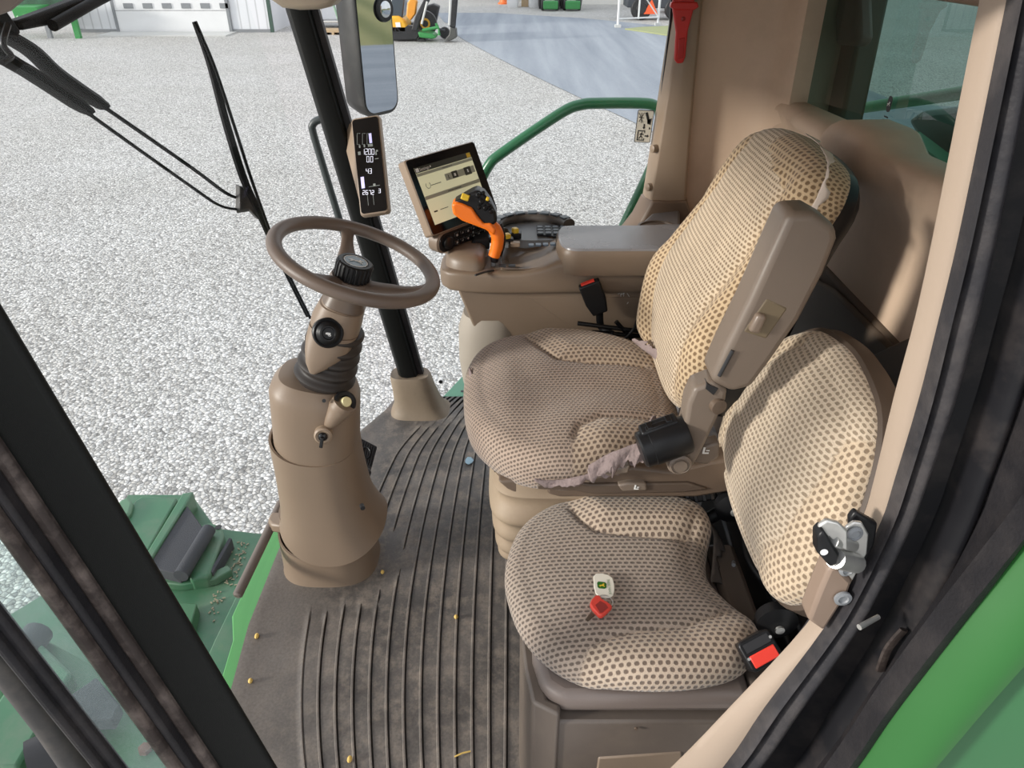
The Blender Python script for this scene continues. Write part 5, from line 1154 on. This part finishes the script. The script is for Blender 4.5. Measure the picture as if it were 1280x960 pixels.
outl = [(1.50, .115), (1.36, .097), (1.265, .052), (1.203, -.018), (1.18, -.11), (1.20, -.23), (1.25, -.325), (1.36, -.368), (1.46, -.372), (1.58, -.36), (1.66, -.31), (1.715, -.22), (1.735, -.11), (1.725, -.01), (1.685, .07), (1.61, .108)]
cu = pad('cushion', M['fab_driver'], ds, cf, outl, .045, .055, h_drv, lambda x, y: 1.0 if inside((x, y), ins_poly) else 0.0, swap=True)
# torn edges of the cushion cover
g = MB(); e_ = [px(u, v, x=1.168) for u, v in ((668, 598), (700, 600), (735, 592), (770, 582), (800, 570), (815, 560))]; ragged(g, e_, (-.006, 0, -.014), (-1, 0, 0), 50, .5)
e_ = [px(u, v, x=1.160) for u, v in ((735, 580), (760, 566), (785, 556), (806, 550))]; ragged(g, [p + V((-.004, 0, 0)) for p in e_], (-.01, .004, -.042), (-1, 0, 0.2), 34, .4); obj('torn_edge', g, 'foam', cu, solid=.0015)
g = MB(); e_ = [px(u, v, x=x).lerp(CAM, .008) for u, v, x in ((588, 460, 1.57), (587, 473, 1.54), (592, 487, 1.50), (600, 500, 1.45))]; ragged(g, e_, (-.022, -.006, .006), (0, 1, .3), 24, .5); ragged(g, [p + V((-.005, .004, -.01)) for p in e_], (-.02, -.004, -.03), (0, 1, 0), 24, .5); obj('torn_patch', g, 'foam', cu, solid=.0015)
g = MB(); e_ = [px(u, v, z=.66) for u, v in ((790, 426), (800, 434), (812, 443), (822, 452))]; ragged(g, e_, (-.02, -.01, .022), (0, .5, 1), 26, .6); obj('frayed_corner', g, 'foam', cu, solid=.0015); g = MB(); e_ = [px(u, v, z=.665) for u, v in ((808, 532), (820, 527), (832, 522))]; ragged(g, e_, (-.012, 0, .02), (-1, 0, 0), 20, .5); obj('frayed_corner', g, 'foam', cu, solid=.0015)
# backrest
bo = V((1.46, -.320, .660)); bW = V((0, -.2, .56)); bfm = FR(bo, (1, 0, 0), bW)
if bfm.N.y < 0: bfm = FR(bo, (-1, 0, 0), bW); sgn = -1
else: sgn = 1
olb = [(-.235, .14), (-.210, .25), (-.194, .36), (-.190, .44), (-.192, .500), (-.163, .540), (-.085, .558), (.04, .560), (.155, .545), (.235, .505), (.285, .40), (.305, .27), (.305, .14), (.275, .04), (.20, -.02), (.05, -.03), (-.10, -.02), (-.20, .04)]
seam_bf = [(.115, -.03), (.15, .06), (.20, .14), (.235, .22), (.235, .33), (.20, .44), (.16, .52)]; seam_bn = [(-.12, -.04), (-.13, .10), (-.12, .25), (-.115, .40), (-.12, .48)]
insb = seam_bf + [(.0, .515)] + seam_bn[::-1]
def h_bk(a, b, t):
    a *= sgn
    h = .012 * (1 - t ** 3) - .012 * t ** 6
    d = min(segdist((a, b), seam_bf), segdist((a, b), seam_bn))
    if not inside((a, b), insb): h += .028 * sstep(0, .06, d) * (1 if b < .46 else max(0, 1 - (b - .46) / .1))
    h -= .005 * math.exp(-(d / .006) ** 2)
    h += .018 * math.exp(-((b - .16) / .10) ** 2) - .012 * math.exp(-((b - .40) / .12) ** 2)
    return h
bk_ = pad('backrest', M['fab_driver_back'], ds, bfm, [(a * sgn, b) for a, b in olb], .045, .05, h_bk, lambda a, b: 1.0 if inside((a * sgn, b), insb) else 0.0)
def BF(a, b, c): return bfm(a * sgn, b, c)
g = MB(); lc_ = V((.04, .29, 0)); ob_ = resample([V((a, b, 0)) for a, b in [(p.x, p.y) for p in sm([(a, b, 0) for a, b in olb], 6, True)]], 80)
g.loft([[BF(*((lc_ + (p - lc_) * k).xy), c) for p in ob_] for c, k in ((-.04, .965), (-.075, .99), (-.12, .97), (-.14, .9))]); obj('back_shell', g, 'black', ds)
g = MB(); e_ = [BF(a, b, .0) for a, b in ((-.05, .572), (-.13, .568), (-.19, .550), (-.217, .50), (-.217, .44), (-.216, .38))]; ragged(g, [p - bfm.N * .03 for p in e_], (-.003, -.008, -.003), (0, 1, .3), 60, .8)
e_ = [BF(a, b, -.045) for a, b in ((-.218, .46), (-.217, .445))]; ragged(g, e_, (-.006, -.028, -.012), (0, 1, 0), 8, .5); e_ = [BF(a, b, -.05) for a, b in ((-.216, .39), (-.216, .38))]; ragged(g, e_, (-.004, -.018, -.004), (0, 1, 0), 8, .5); obj('frayed_edge', g, 'fray', bk_, solid=.0012)
# raised armrest
AXx = 1.085
g = MB(); g.prism([px(u, v, x=AXx) for u, v in ((986, 267), (1018, 266), (1046, 282), (1048, 300), (1030, 345), (1000, 402), (965, 452), (940, 486), (915, 492), (888, 478), (905, 440), (935, 380))], (.075, 0, 0)); ar = obj('armrest', g, 'seatplastic', ds, bevel=.013, bseg=4)
g = MB(); g.prism([px(u, v, x=AXx - .001) for u, v in ((958, 372), (986, 385), (958, 425), (928, 415))], (.012, 0, 0)); obj('recess_plate', g, pm('recess_olive', (.17, .13, .08), .5), ar, bevel=.004)
g = MB(); g.prism([px(u, v, x=AXx - .012) for u, v in ((948, 393), (960, 396), (950, 419), (936, 416))], (.02, 0, 0)); obj('tilt_roller', g, pm('roller_brown', (.22, .165, .125), .3), ar, bevel=.006, bseg=3)
g = MB(); g.tube([px(916, 438, x=AXx - .0015), px(899, 470, x=AXx - .0015)], .0035, 8); obj('slot', g, 'bgblack', ar)
g = MB(); g.prism([px(u, v, x=AXx + .004) for u, v in ((868, 486), (893, 476), (910, 488), (908, 500), (898, 522), (882, 556), (868, 582), (852, 594), (836, 592), (834, 580), (848, 560), (856, 530), (860, 505))], (.05, 0, 0)); abk = obj('armrest_bracket', g, 'seatplastic', ds, bevel=.008, bseg=3)
c = px(850, 580, x=AXx); g = MB(); g.lathe(c, (-1, 0, 0), [(.021, -.01), (.021, .004), (.017, .007), (.016, .005), (.013, .005), (.012, .008), (.001, .008)], 28); obj('pivot_cap', g, 'seatplastic', abk)
c = px(898, 508, x=AXx); g = MB(); g.lathe(c, (-1, -.3, 0), [(.014, -.01), (.014, .004), (.001, .006)], 20); obj('pivot_bolt', g, 'seatplastic_dk', abk)
g = MB(); g.prism([px(890 + dx, 482 + dy, x=AXx + .002) for dx, dy in ((-6, -2), (8, 4), (2, 12), (-8, 4))], (.02, 0, 0)); obj('dark_gap', g, 'bgblack', abk)
# backrest lever with seat symbol, lower side rail
g = MB(); g.prism([px(u, v, x=AXx + .03) for u, v in ((866, 570), (880, 558), (900, 553), (900, 572), (884, 582), (868, 580))], (.03, 0, 0)); lev = obj('recline_lever', g, 'seatplastic', ds, bevel=.006, bseg=3)
def seatsym(mb, u, v, x, s, d):
    c = px(u, v, x=x)
    for pts in (((-.2, 1), (.2, 1), (.1, -.3), (-.3, -.3)), ((-.3, -.3), (1.0, -.3), (1.0, -.6), (-.3, -.6)), ((.4, .3), (1.1, .3), (1.1, .1), (.4, .1))):
        mb.prism([c + V((0, -a * s, b * s)) for a, b in pts], (-d, 0, 0))
g = MB(); seatsym(g, 880, 564, AXx + .029, .009, .001); obj('seat_symbol', g, 'white', lev, smooth=0)
g = MB(); g.prism([px(u, v, x=1.185) for u, v in ((684, 606), (692, 604), (735, 598), (790, 584), (840, 590), (890, 578), (970, 566), (970, 606), (870, 622), (700, 622), (684, 618))], (.05, 0, 0)); sr = obj('side_rail', g, 'seatplastic_dk', ds, bevel=.006)
g = MB(); g.prism([px(u, v, x=1.178) for u, v in ((672, 606), (722, 603), (738, 606), (860, 604), (885, 612), (850, 616), (740, 618), (720, 614), (672, 612))], (.02, 0, 0)); obj('rail_groove', g, pm('rail_groove_brown', (.095, .068, .05), .5), sr, bevel=.003)
g = MB(); g.prism([px(u, v, x=1.172) for u, v in ((772, 607), (785, 604), (808, 605), (810, 614), (778, 615))], (.02, 0, 0)); ll = obj('height_lever', g, 'seatplastic', sr, bevel=.004)
g = MB(); seatsym(g, 794, 609.5, 1.1715, .007, .001); obj('seat_symbol', g, 'white', ll, smooth=0)
g = MB(); g.prism([px(u, v, x=1.215) for u, v in ((622, 602), (640, 600), (684, 604), (684, 610), (668, 619), (650, 620), (634, 612))], (.06, 0, 0)); obj('front_latch', g, 'seatplastic_dk', ds, bevel=.006, bseg=3)
g = MB(); g.prism([px(u, v, x=1.15) for u, v in ((752, 590), (788, 582), (786, 592), (760, 596))], (.03, 0, 0)); obj('slide_handle', g, 'seatplastic', sr, bevel=.004)
# suspension bellows under the seat
g = MB(); g.box((1.53, -.165, .11), (.24, .34, .22)); obj('pedestal', g, 'seatplastic_dk', ds, bevel=.02)
rings = []
for i in range(40):
    z = .17 + .36 * i / 39; b = .007 * math.cos(z / .085 * 2 * PI) if z < .5 else 0
    kz = min(1, max(0, (z - .17) / .25)); rings.append(selli(1.475 + .02 * (1 - kz), -.165, .135 + .13 * kz ** .7 + b, .195 + .016 * kz + b, z, 7, 80))
g = MB(); g.loft(rings); obj('suspension', g, 'susp', ds)
g = MB(); g.box((1.47, -.16, .545), (.44, .40, .05)); obj('seat_pan', g, 'black', ds, bevel=.01)
# belt retractor: black drum
a, b = px(803, 562, x=1.09), px(850, 545, x=1.10)
rt = thing('belt_retractor', 'black drum shaped belt retractor beside the torn cushion edge', 'belt retractor', a)
g = MB(); d_ = (b - a).normalized(); g.lathe(a, d_, [(.001, -.004), (.030, -.004), (.034, 0), (.034, .016), (.0355, .017), (.0355, .082), (.033, .086), (.001, .086)], 36); dm = obj('drum', g, 'black', rt)
g = MB(); dfm = FR((a + b) / 2 + V((-.004, .0, .030)), d_, V((-.2, .3, .9))); dfm.box(g, -.004, .002, -.012, .070, .016, .026); g2 = obj('slot_housing', g, 'black', rt, bevel=.004)
g = MB(); dfm.box(g, -.004, .010, -.008, .05, .003, .010); dfm.box(g, -.02, .011, -.012, .010, .004, .016); dfm.box(g, .015, .011, -.012, .010, .004, .016); obj('slot_ribs', g, 'blackgloss', g2, bevel=.001)
g = MB(); g.box(b + V((.03, -.012, -.005)), (.06, .012, .06)); obj('mount_plate', g, 'black', rt, bevel=.004)
# cables and dark frame between console and seat
g = MB(); g.tube(sm([px(u, v, x=1.74) for u, v in ((800, 385), (793, 410), (780, 425))], 5), .004, 8); tag(obj('cable', g, 'black'), 'thin black cable dropping between console and seat backrest', 'cable')
fr2 = thing('seat_slide_frame', 'black metal frame glimpsed between console and driver seat', 'frame', (1.76, -.3, .5))
for (u, v), (u2, v2) in (((722, 404), (800, 414)), ((740, 415), (800, 420)), ((770, 402), (790, 424))): g = MB(); g.tube([px(u, v, x=1.765), px(u2, v2, x=1.765)], .006, 8); obj('bar', g, 'black', fr2)
g = MB(); g.box((1.77, -.28, .52), (.06, .26, .06)); obj('beam', g, 'black', fr2, bevel=.004)

# ------------------------------------------------------------------ folding trainer seat on its cabinet
cbx = thing('seat_cabinet', 'brown plastic cabinet carrying the folding passenger seat', 'cabinet', (1.0, -.23, 0))
plan = [(.775, -.46), (.775, -.075), (.80, -.04), (.86, -.028), (.95, -.02), (1.18, -.02), (1.18, -.46)]
g = MB(); g.prism([V((x, y, 0)) for x, y in plan], (0, 0, .372)); obj('body', g, 'box', cbx, bevel=.006)
g = MB(); g.prism([V((x, y, .378)) for x, y in [(.785, -.40), (.785, -.083), (.81, -.05), (.87, -.036), (1.18, -.03), (1.18, -.40)]], (0, 0, .045)); obj('lid', g, pm('cabinet_lid', (.175, .140, .122), .38, var=.06, bump=.15, bscale=600), cbx, bevel=.018, bseg=3)
g = MB(); g.prism([V((x, y, .37)) for x, y in [(.778, -.40), (.778, -.46), (1.15, -.46), (1.15, -.40)]], (0, 0, .055)); obj('side_block', g, 'box', cbx, bevel=.012)
g = MB(); g.prism([V((x, y, 0)) for x, y in [(.768, -.078), (.793, -.034), (.86, -.022), (.95, -.014), (.95, -.03), (.80, -.06), (.79, -.082)]], (0, 0, .40)); obj('corner_panel', g, 'box', cbx, bevel=.006)
q = [px(u, v, x=.772) for u, v in ((748, 948), (852, 941), (860, 1040), (735, 1040))]; g = MB(); g.prism(q, (.01, 0, 0)); obj('access_plate', g, pm('plate_brown', (.24, .18, .13), .42), cbx, bevel=.003)
c = px(795, 910, x=.772); g = MB(); g.lathe(c, (-1, 0, 0), [(.003, 0), (.003, .003), (.001, .003)], 10); obj('plug', g, 'console_dk', cbx)

tsn = thing('trainer_seat', 'folding passenger seat with dotted fabric cushion and rounded backrest by the door', 'seat', (1.02, -.2, .42))
tol = [(1.064, .012), (1.165, -.020), (1.228, -.10), (1.240, -.22), (1.232, -.33), (1.200, -.392), (1.145, -.405), (1.085, -.385), (1.02, -.372), (.96, -.392), (.90, -.425), (.85, -.418), (.798, -.37), (.775, -.28), (.778, -.18), (.815, -.085), (.89, -.022), (.981, .008)]
sf_ = [(1.235, -.095), (1.19, -.118), (1.14, -.138), (1.105, -.165), (1.092, -.23), (1.086, -.30), (1.088, -.36)]; sn_ = [(.792, -.10), (.825, -.122), (.848, -.150), (.862, -.21), (.870, -.29), (.90, -.36), (.93, -.40)]
tins = sf_ + [(1.085, -.395), (1.02, -.40), (.96, -.41)] + sn_[::-1] + [(.76, -.10), (.85, .05), (1.2, .05), (1.27, -.09)]
def h_tr(x, y, t):
    h = .004 * (1 - t * t) - .012 * t ** 5; dd = min(segdist((x, y), sf_), segdist((x, y), sn_))
    if not inside((x, y), tins): h += .020 * sstep(0, .055, dd)
    else: h -= .006 * sstep(.0, .1, dd)
    h -= .006 * math.exp(-(dd / .006) ** 2) * sstep(1, .9, t)
    return h
tcf = FR((0, 0, .497), (1, 0, 0), (0, 1, 0))
tc = pad('cushion', M['fab_train'], tsn, tcf, tol, .038, .020, h_tr, lambda x, y: 1.0 if inside((x, y), tins) else 0.0, swap=True)
g = MB(); g.prism([V((x, y, .418)) for x, y in [(1.02, -.04), (1.16, -.07), (1.19, -.2), (1.16, -.35), (.9, -.37), (.83, -.3), (.83, -.2), (.9, -.08)]], (0, 0, .03)); obj('seat_board', g, 'black', tsn)
to = V((1.065, -.415, .595)); tbf = FR(to, (-1, 0, 0), (0, -.12, .35)); 
tob = [(.16, .312), (.238, .232), (.265, .118), (.232, .022), (.175, -.02), (.06, -.045), (-.09, -.046), (-.187, -.030), (-.236, .012), (-.255, .07), (-.243, .12), (-.214, .193), (-.176, .26), (-.14, .298), (-.09, .325), (.006, .343), (.09, .335)]
tsf = [(.10, -.05), (.155, .05), (.178, .16), (.15, .26), (.08, .33)]; tsn2 = [(-.10, -.05), (-.17, .08), (-.15, .2), (-.11, .33)]
tbi = tsf + tsn2[::-1]
def h_tb(a, b, t):
    a = -a; h = .028 * (1 - t ** 2.5) - .012 * t ** 6; d = min(segdist((a, b), tsf), segdist((a, b), tsn2))
    if not inside((a, b), tbi): h += .008 * sstep(0, .05, d)
    return h - .003 * math.exp(-(d / .006) ** 2) + .010 * math.exp(-((b - .10) / .07) ** 2) * (1 - t)
tb = pad('backrest', M['fab_train_back'], tsn, tbf, [(-a, b) for a, b in tob], .036, .012, h_tb, lambda a, b: 1.0 if inside((-a, b), tbi) else 0.0)
ob_ = resample(sm([(a, b, 0) for a, b in tob], 6, True), 80); lc_ = V((0, .14, 0))
g = MB(); g.loft([[tbf(-(lc_ + (p - lc_) * k).x, (lc_ + (p - lc_) * k).y, c) for p in ob_] for c, k in ((-.035, .94), (-.045, 1.03), (-.075, 1.05), (-.10, .98))]); obj('back_shell', g, pm('trainer_shell', (.075, .053, .039), .55), tsn)
for x in (.90, 1.20):
    g = MB(); g.tube(sm([V((x, -.36, .43)), V((x, -.42, .45)), V((x, -.46, .50)), V((x, -.50, .62))], 5), .014, 12); obj('hinge_arm', g, 'black', tsn)
    g = MB(); g.lathe(V((x - .02, -.455, .49)), (-1, 0, 0), [(.001, -.02), (.034, -.02), (.036, .0), (.02, .008), (.012, .010), (.001, .010)], 28); hd2 = obj('hinge_disc', g, 'black', tsn); g = MB(); g.lathe(V((x - .031, -.455, .49)), (-1, 0, 0), [(.008, 0), (.008, .004), (.001, .005)], 14); obj('hinge_bolt', g, 'chrome', hd2)
g = MB(); e_ = [V((1.225, -.37, .45)), V((1.19, -.405, .455)), V((1.14, -.41, .455)), V((1.06, -.39, .45)), (1.02, -.378, .45)]; ragged(g, e_, (0, -.018, -.02), (1, 0, 0), 40, .8); obj('loose_lining', g, pm('lining_grey', (.12, .105, .095), .8, var=.5, nscale=50), tc, solid=.001)
# dark clutter behind the cushion: hose, ribbed black unit
hs = thing('wire_hose', 'black hose looping behind the passenger seat cushion', 'hose', (1.22, -.5, .4))
g = MB(); g.tube(sm([V((1.30, -.44, .50)), V((1.22, -.49, .47)), V((1.10, -.47, .44)), V((1.0, -.50, .42)), V((.90, -.52, .36))], 8), .009, 10); obj('tube', g, 'black', hs)
g = MB(); g.tube(sm([V((1.28, -.40, .50)), V((1.25, -.45, .43)), V((1.16, -.46, .40)), V((1.08, -.44, .43))], 8), .004, 8); obj('wire', g, 'steelgrey', hs)
q = FR(px(866, 598 + 14, x=1.24), (0, -.9, .2), (.5, .1, .8)); g = MB(); q.box(g, 0, 0, 0, .09, .05, .05)
ub = tag(obj('relay_box', g, 'black', bevel=.004), 'ribbed black plastic unit between the two seats', 'relay box')
g = MB()
for k in range(5): q.box(g, -.034 + k * .017, 0, .028, .008, .046, .006)
obj('fin', g, 'blackgloss', ub, bevel=.001)
g = MB(); g.box((1.15, -.60, .22), (.7, .22, .40)); g.box((.98, -.55, .44), (.3, .10, .05)); g.box((1.2, -.52, .43), (.12, .06, .10)); tag(obj('dark_carrier', g, 'black', bevel=.01), 'black carrier box low behind the passenger seat', 'carrier')
# door side buckle
f2 = FR(px(954, 814, z=.49), V((-.0, -.9, .2)), V((.75, .0, .66))); 
f2 = FR(px(955, 814, z=.50), px(968, 803, z=.50) - px(941, 822, z=.50), px(944, 800, z=.52) - px(962, 834, z=.48))
nb_ = V((-.62, .12, .77)).normalized(); u_ = px(968, 800, z=.50) - px(938, 818, z=.50); u_ = u_ - nb_ * u_.dot(nb_); f2 = FR(px(951, 813, z=.52), u_, nb_.cross(u_))
bk2 = thing('seat_belt_buckle', 'black seat belt buckle with large red button by the door sill', 'seat belt buckle', f2.o - V((0, 0, .05)))
g = MB(); g.prism(f2.poly(rrect(.058, .050, .008, 4), .0), f2.N * -.055); h2 = obj('housing', g, 'black', bk2, bevel=.003)
g = MB(); f2.box(g, 0, -.010, .002, .044, .020, .005); obj('release_button', g, 'redbtn', bk2, bevel=.0015)
g = MB(); f2.box(g, 0, .012, .001, .044, .014, .003); obj('slot', g, 'bgblack', bk2)
for a in (-.024, .024): g = MB(); g.lathe(f2(a, .004 + .014 * (1 if a > 0 else -1) * .5, .001), f2.N, [(.0025, 0), (.0025, .002), (.001, .002)], 10); obj('screw', g, 'chrome', bk2)
g = MB(); g.tube([f2(0, -.005, -.05), f2(.01, -.01, -.10), V((.86, -.46, .40))], .014, 10, flat=.5); obj('stem', g, 'black', bk2)

# keys lying on the passenger cushion
def K(u, v, dz=0): return px(u, v, z=.5005 + dz)
ky = thing('key_ring', 'white fob and red topped key on a ring, lying on the passenger cushion', 'keys', K(752, 745))
fob = [(741.5, 722), (745, 718.5), (753, 718.2), (760, 720), (765.5, 724), (767.5, 731), (768, 739), (766.5, 745), (763, 748), (756, 748.5), (749, 747), (744.5, 743), (742.5, 735)]
g = MB(); g.prism([K(u, v, .002) for u, v in fob], (0, 0, .0035)); fb = obj('fob', g, 'fobwhite', ky, bevel=.001)
g = MB(); g.prism([K(u, v, .0057) for u, v in ((746.3, 729), (748, 727), (756, 728), (758, 730), (758, 734.5), (756, 736), (749, 735.5), (747, 734))], (0, 0, .0006)); em = obj('badge', g, 'fobgreen', fb, smooth=0)
g = MB(); g.prism([K(752.3 + a * 4.2, 731.7 - b * 4.2, .0065) for a, b in SCREEN_LEAP], (0, 0, .0004)); obj('emblem', g, 'yellow', em, smooth=0)
o_, d_ = K(761.6, 733.5, .0058), (K(762.8, 742, .0058) - K(760.3, 724.5, .0058)); g = MB(); g.text('JOHN DEERE', .0062, o_, d_ * -1, V((-d_.y, d_.x, 0)) * -1, 'CENTER', 0); 
for i in range(len(g.v)): g.v[i] = V((g.v[i].x, g.v[i].y, o_.z + .0003))
obj('lettering', g, 'fobgreen', fb, smooth=0)
g = MB(); c = K(757, 751, .006); g.tube([c + V((.0125 * math.cos(t), .013 * math.sin(t), .003 * math.sin(t))) for t in [2 * PI * j / 32 for j in range(32)]], .0011, 8, closed=True); obj('ring', g, 'chrome', ky)
g = MB(); g.prism([K(u, v, .001) for u, v in ((744, 748.5), (749, 748.5), (752, 753), (759, 757), (765, 762), (757, 770), (752, 774), (748, 773), (740, 764.5), (737, 759), (739, 754))], (0, 0, .010)); obj('key_head', g, pm('key_red', (.70, .06, .04), .45), ky, bevel=.002)
g = MB(); g.prism([K(u, v, .0065) for u, v in ((744, 759), (750, 753.5), (757, 757.5), (760, 762), (753, 768), (750, 768.5))], (0, 0, .005)); obj('key_inlay', g, pm('key_red_dark', (.30, .03, .025), .5), ky)
g = MB(); g.prism([K(u, v, .001) for u, v in ((739, 766), (743.5, 770), (735, 777), (732, 775.5))], (0, 0, .003)); obj('key_blade', g, pm('key_steel', (.25, .22, .19), .35, metal=1), ky)

# ------------------------------------------------------------------ door frame beside the camera
VS = [-120, 0, 150, 300, 400, 500, 600, 650, 720, 785, 885, 960, 1080, 1200]
TL = [1252, 1228, 1198, 1168, 1146, 1119, 1095, 1080, 1048, 1008, 915, 842, 715, 590]
TR = [1283, 1258, 1228, 1197, 1173, 1148, 1118, 1102, 1068, 1030, 955, 903, 795, 680]
S1 = [1300, 1275, 1245, 1214, 1190, 1166, 1136, 1118, 1086, 1050, 978, 926, 820, 706]
S2 = [1330, 1302, 1275, 1246, 1222, 1195, 1160, 1142, 1108, 1072, 1003, 950, 846, 735]
JB = [1380, 1352, 1318, 1285, 1258, 1230, 1196, 1178, 1146, 1112, 1050, 1002, 906, 800]
J2 = [1440, 1410, 1372, 1336, 1306, 1276, 1240, 1222, 1190, 1152, 1085, 1034, 940, 835]
GE = [1600, 1560, 1500, 1440, 1405, 1372, 1325, 1298, 1243, 1190, 1113, 1062, 970, 870]
GL = [1900, 1840, 1740, 1640, 1580, 1520, 1450, 1415, 1370, 1322, 1234, 1170, 1065, 950]
GO = [2150, 2050, 1930, 1810, 1740, 1680, 1610, 1570, 1520, 1480, 1430, 1400, 1330, 1250]
def ribbon(A, B, xa, xb, bulge=0, m=6, th=.02, ripple=0):
    rows_ = []; idx = [i * .25 for i in range(4 * (len(VS) - 1) + 1)]
    def cr(Lq, t):
        i = min(int(t), len(Lq) - 2); f = t - i; a, b, c, d = Lq[max(0, i - 1)], Lq[i], Lq[i + 1], Lq[min(len(Lq) - 1, i + 2)]
        return .5 * (2 * b + (c - a) * f + (2 * a - 5 * b + 4 * c - d) * f * f + (3 * b - a - 3 * c + d) * f ** 3)
    for t in idx:
        v = cr(VS, t); ua, ub = cr(A, t), cr(B, t); row = []
        for j in range(m + 1):
            s = j / m; p = px(ua + (ub - ua) * s, v, x=xa + (xb - xa) * s); p.x -= bulge * math.sin(PI * s); row.append(p)
        ring = row + [p + V((th, 0, 0)) for p in row[::-1]]; rows_.append(ring)
    g = MB(); g.loft(rows_); return g
struct('trim_15', ribbon(TL, TR, .640, .622, .004, 6, .004), 'strip', smooth=50)
struct('trim_16', ribbon(TR, S1, .622, .606, .010, 6, .03), 'seal', smooth=60)
struct('trim_17', ribbon(S1, S2, .612, .612, .012, 6, .03), 'seal', smooth=60)
struct('trim_18', ribbon(S2, JB, .64, .63, .0, 4, .02), 'jamb', smooth=50)
struct('trim_19', ribbon(JB, J2, .62, .60, .014, 6, .03), 'jamb', smooth=60)
struct('trim_20', ribbon(J2, GE, .60, .52, .022, 8, .03), 'rubber', smooth=60)
tag(obj('body_panel', ribbon(GE, GL, .53, .485, .014, 10, .03), 'greenlit', smooth=60), 'bright green painted body edge outside the door opening', 'body panel')
tag(obj('body_panel', ribbon(GL, GO, .50, .46, 0, 4, .02), 'greenpanel', smooth=60), 'duller green flat body panel beyond the bright green edge', 'body panel')
# a nail-like peg and a curl of debris on the jamb
g = MB(); g.tube([px(1074, 784, x=.585), px(1098, 771, x=.60)], [.0035, .003], 10); tag(obj('peg', g, 'chrome'), 'small metal peg sticking out of the black door seal', 'peg')
g = MB(); c0 = px(1112, 820, x=.60); g.tube(sm([px(u, v, x=.598) for u, v in ((1100, 838), (1108, 815), (1118, 800), (1130, 787))], 6), .006, 8, flat=.5); tag(obj('seal_clip', g, 'sealbrown'), 'dusty curled clip lying in the black door jamb', 'clip')
# door striker on the trim
lt = thing('door_striker', 'zinc door striker with black pawl on the tan door trim', 'door striker', px(1060, 700, x=.63))
def LT(u, v, x=.625): return px(u, v, x=x - .02)
g = MB(); g.prism([LT(u, v, .632) for u, v in ((1062, 650), (1070, 640), (1098, 656), (1094, 680), (1078, 716), (1066, 706))], (.010, 0, 0)); obj('black_backing', g, 'black', lt, bevel=.003)
g = MB(); g.prism([LT(u, v, .622) for u, v in ((1058, 660), (1068, 653), (1078, 654), (1086, 668), (1084, 692), (1066, 726), (1054, 712), (1050, 690))], (.005, 0, 0)); pt = obj('base_plate', g, 'chrome', lt, bevel=.0015)
for u, v in ((1068, 667), (1058, 711)): g = MB(); g.lathe(LT(u, v, .621), (-1, -.1, .1), [(.009, 0), (.009, .002), (.006, .004), (.005, .002), (.001, .002)], 20); obj('screw', g, 'steelgrey', pt)
g = MB(); g.prism([LT(u, v, .60) for u, v in ((1022, 668), (1024, 658), (1034, 651), (1048, 654), (1060, 664), (1060, 690), (1048, 684), (1036, 672), (1028, 676))], (.006, 0, 0)); obj('curved_guard', g, 'chrome', lt, bevel=.002)
g = MB(); g.tube([LT(1040, 676, .60), LT(1066, 682, .622)], .007, 14); g.tube([LT(1044, 698, .60), LT(1070, 704, .622)], .011, 16); obj('pins', g, 'chrome', lt)
g = MB(); g.prism([LT(u, v, .592) for u, v in ((1022, 672), (1030, 664), (1040, 678), (1050, 694), (1049, 706), (1038, 710), (1022, 692))], (.018, 0, 0)); pw = obj('pawl', g, 'black', lt, bevel=.003)
c = LT(1030, 690, .5915); g = MB(); g.lathe(c, (-1, 0, 0), [(.004, 0), (.004, .0008), (.003, .0008)], 14); obj('mark', g, 'white', pw)
# brown plastic cover below the striker
g = MB(); g.prism([LT(u, v, .632) for u, v in ((1036, 712), (1046, 708), (1066, 728), (1060, 744), (1030, 790), (1010, 776), (1024, 740))], (.03, 0, 0)); cv_ = tag(obj('striker_cover', g, pm('cover_taupe', (.25, .18, .135), .5), bevel=.005), 'brown plastic cover on the door trim below the zinc striker', 'cover')
g = MB(); g.lathe(LT(1053, 747, .63), (-1, 0, 0), [(.010, 0), (.010, .003), (.006, .004), (.005, .002), (.001, .002)], 20); obj('screw', g, 'steelgrey', cv_)

# ------------------------------------------------------------------ light
w = bpy.data.worlds.new('world'); bpy.context.scene.world = w; w.use_nodes = True; nt = w.node_tree
bg = nt.nodes['Background']; tc_ = N(nt, 'ShaderNodeTexCoord'); sp = N(nt, 'ShaderNodeSeparateXYZ'); L(nt, tc_.outputs['Generated'], sp.inputs[0])
cl = NOISE(nt, 2.2, 6, tc_.outputs['Generated'], .6)
sky = RAMP(nt, sp.outputs[2], [(0.0, (.88, .88, .90)), (.25, (.82, .86, .93)), (1.0, (.64, .74, .92))])
sky = MIXC(nt, RAMP(nt, cl, [(.42, 0.0), (.6, 1.0)]), sky, (1.0, 1.0, 1.0))
L(nt, sky, bg.inputs[0]); bg.inputs[1].default_value = 1.2
sl = bpy.data.lights.new('sun', 'SUN'); so = bpy.data.objects.new('sun', sl); COL.objects.link(so); sl.energy = 3.2; sl.angle = R(8); sl.color = (1.0, .95, .88)
so.rotation_euler = V((-.30, .88, .24)).to_track_quat('Z', 'Y').to_euler()
vs_ = bpy.context.scene.view_settings; vs_.view_transform = 'Standard'; vs_.look = 'None'; vs_.exposure = 0.25; vs_.gamma = 1.0
cy_ = bpy.context.scene.cycles; cy_.max_bounces = 10; cy_.transparent_max_bounces = 24; cy_.use_denoising = True
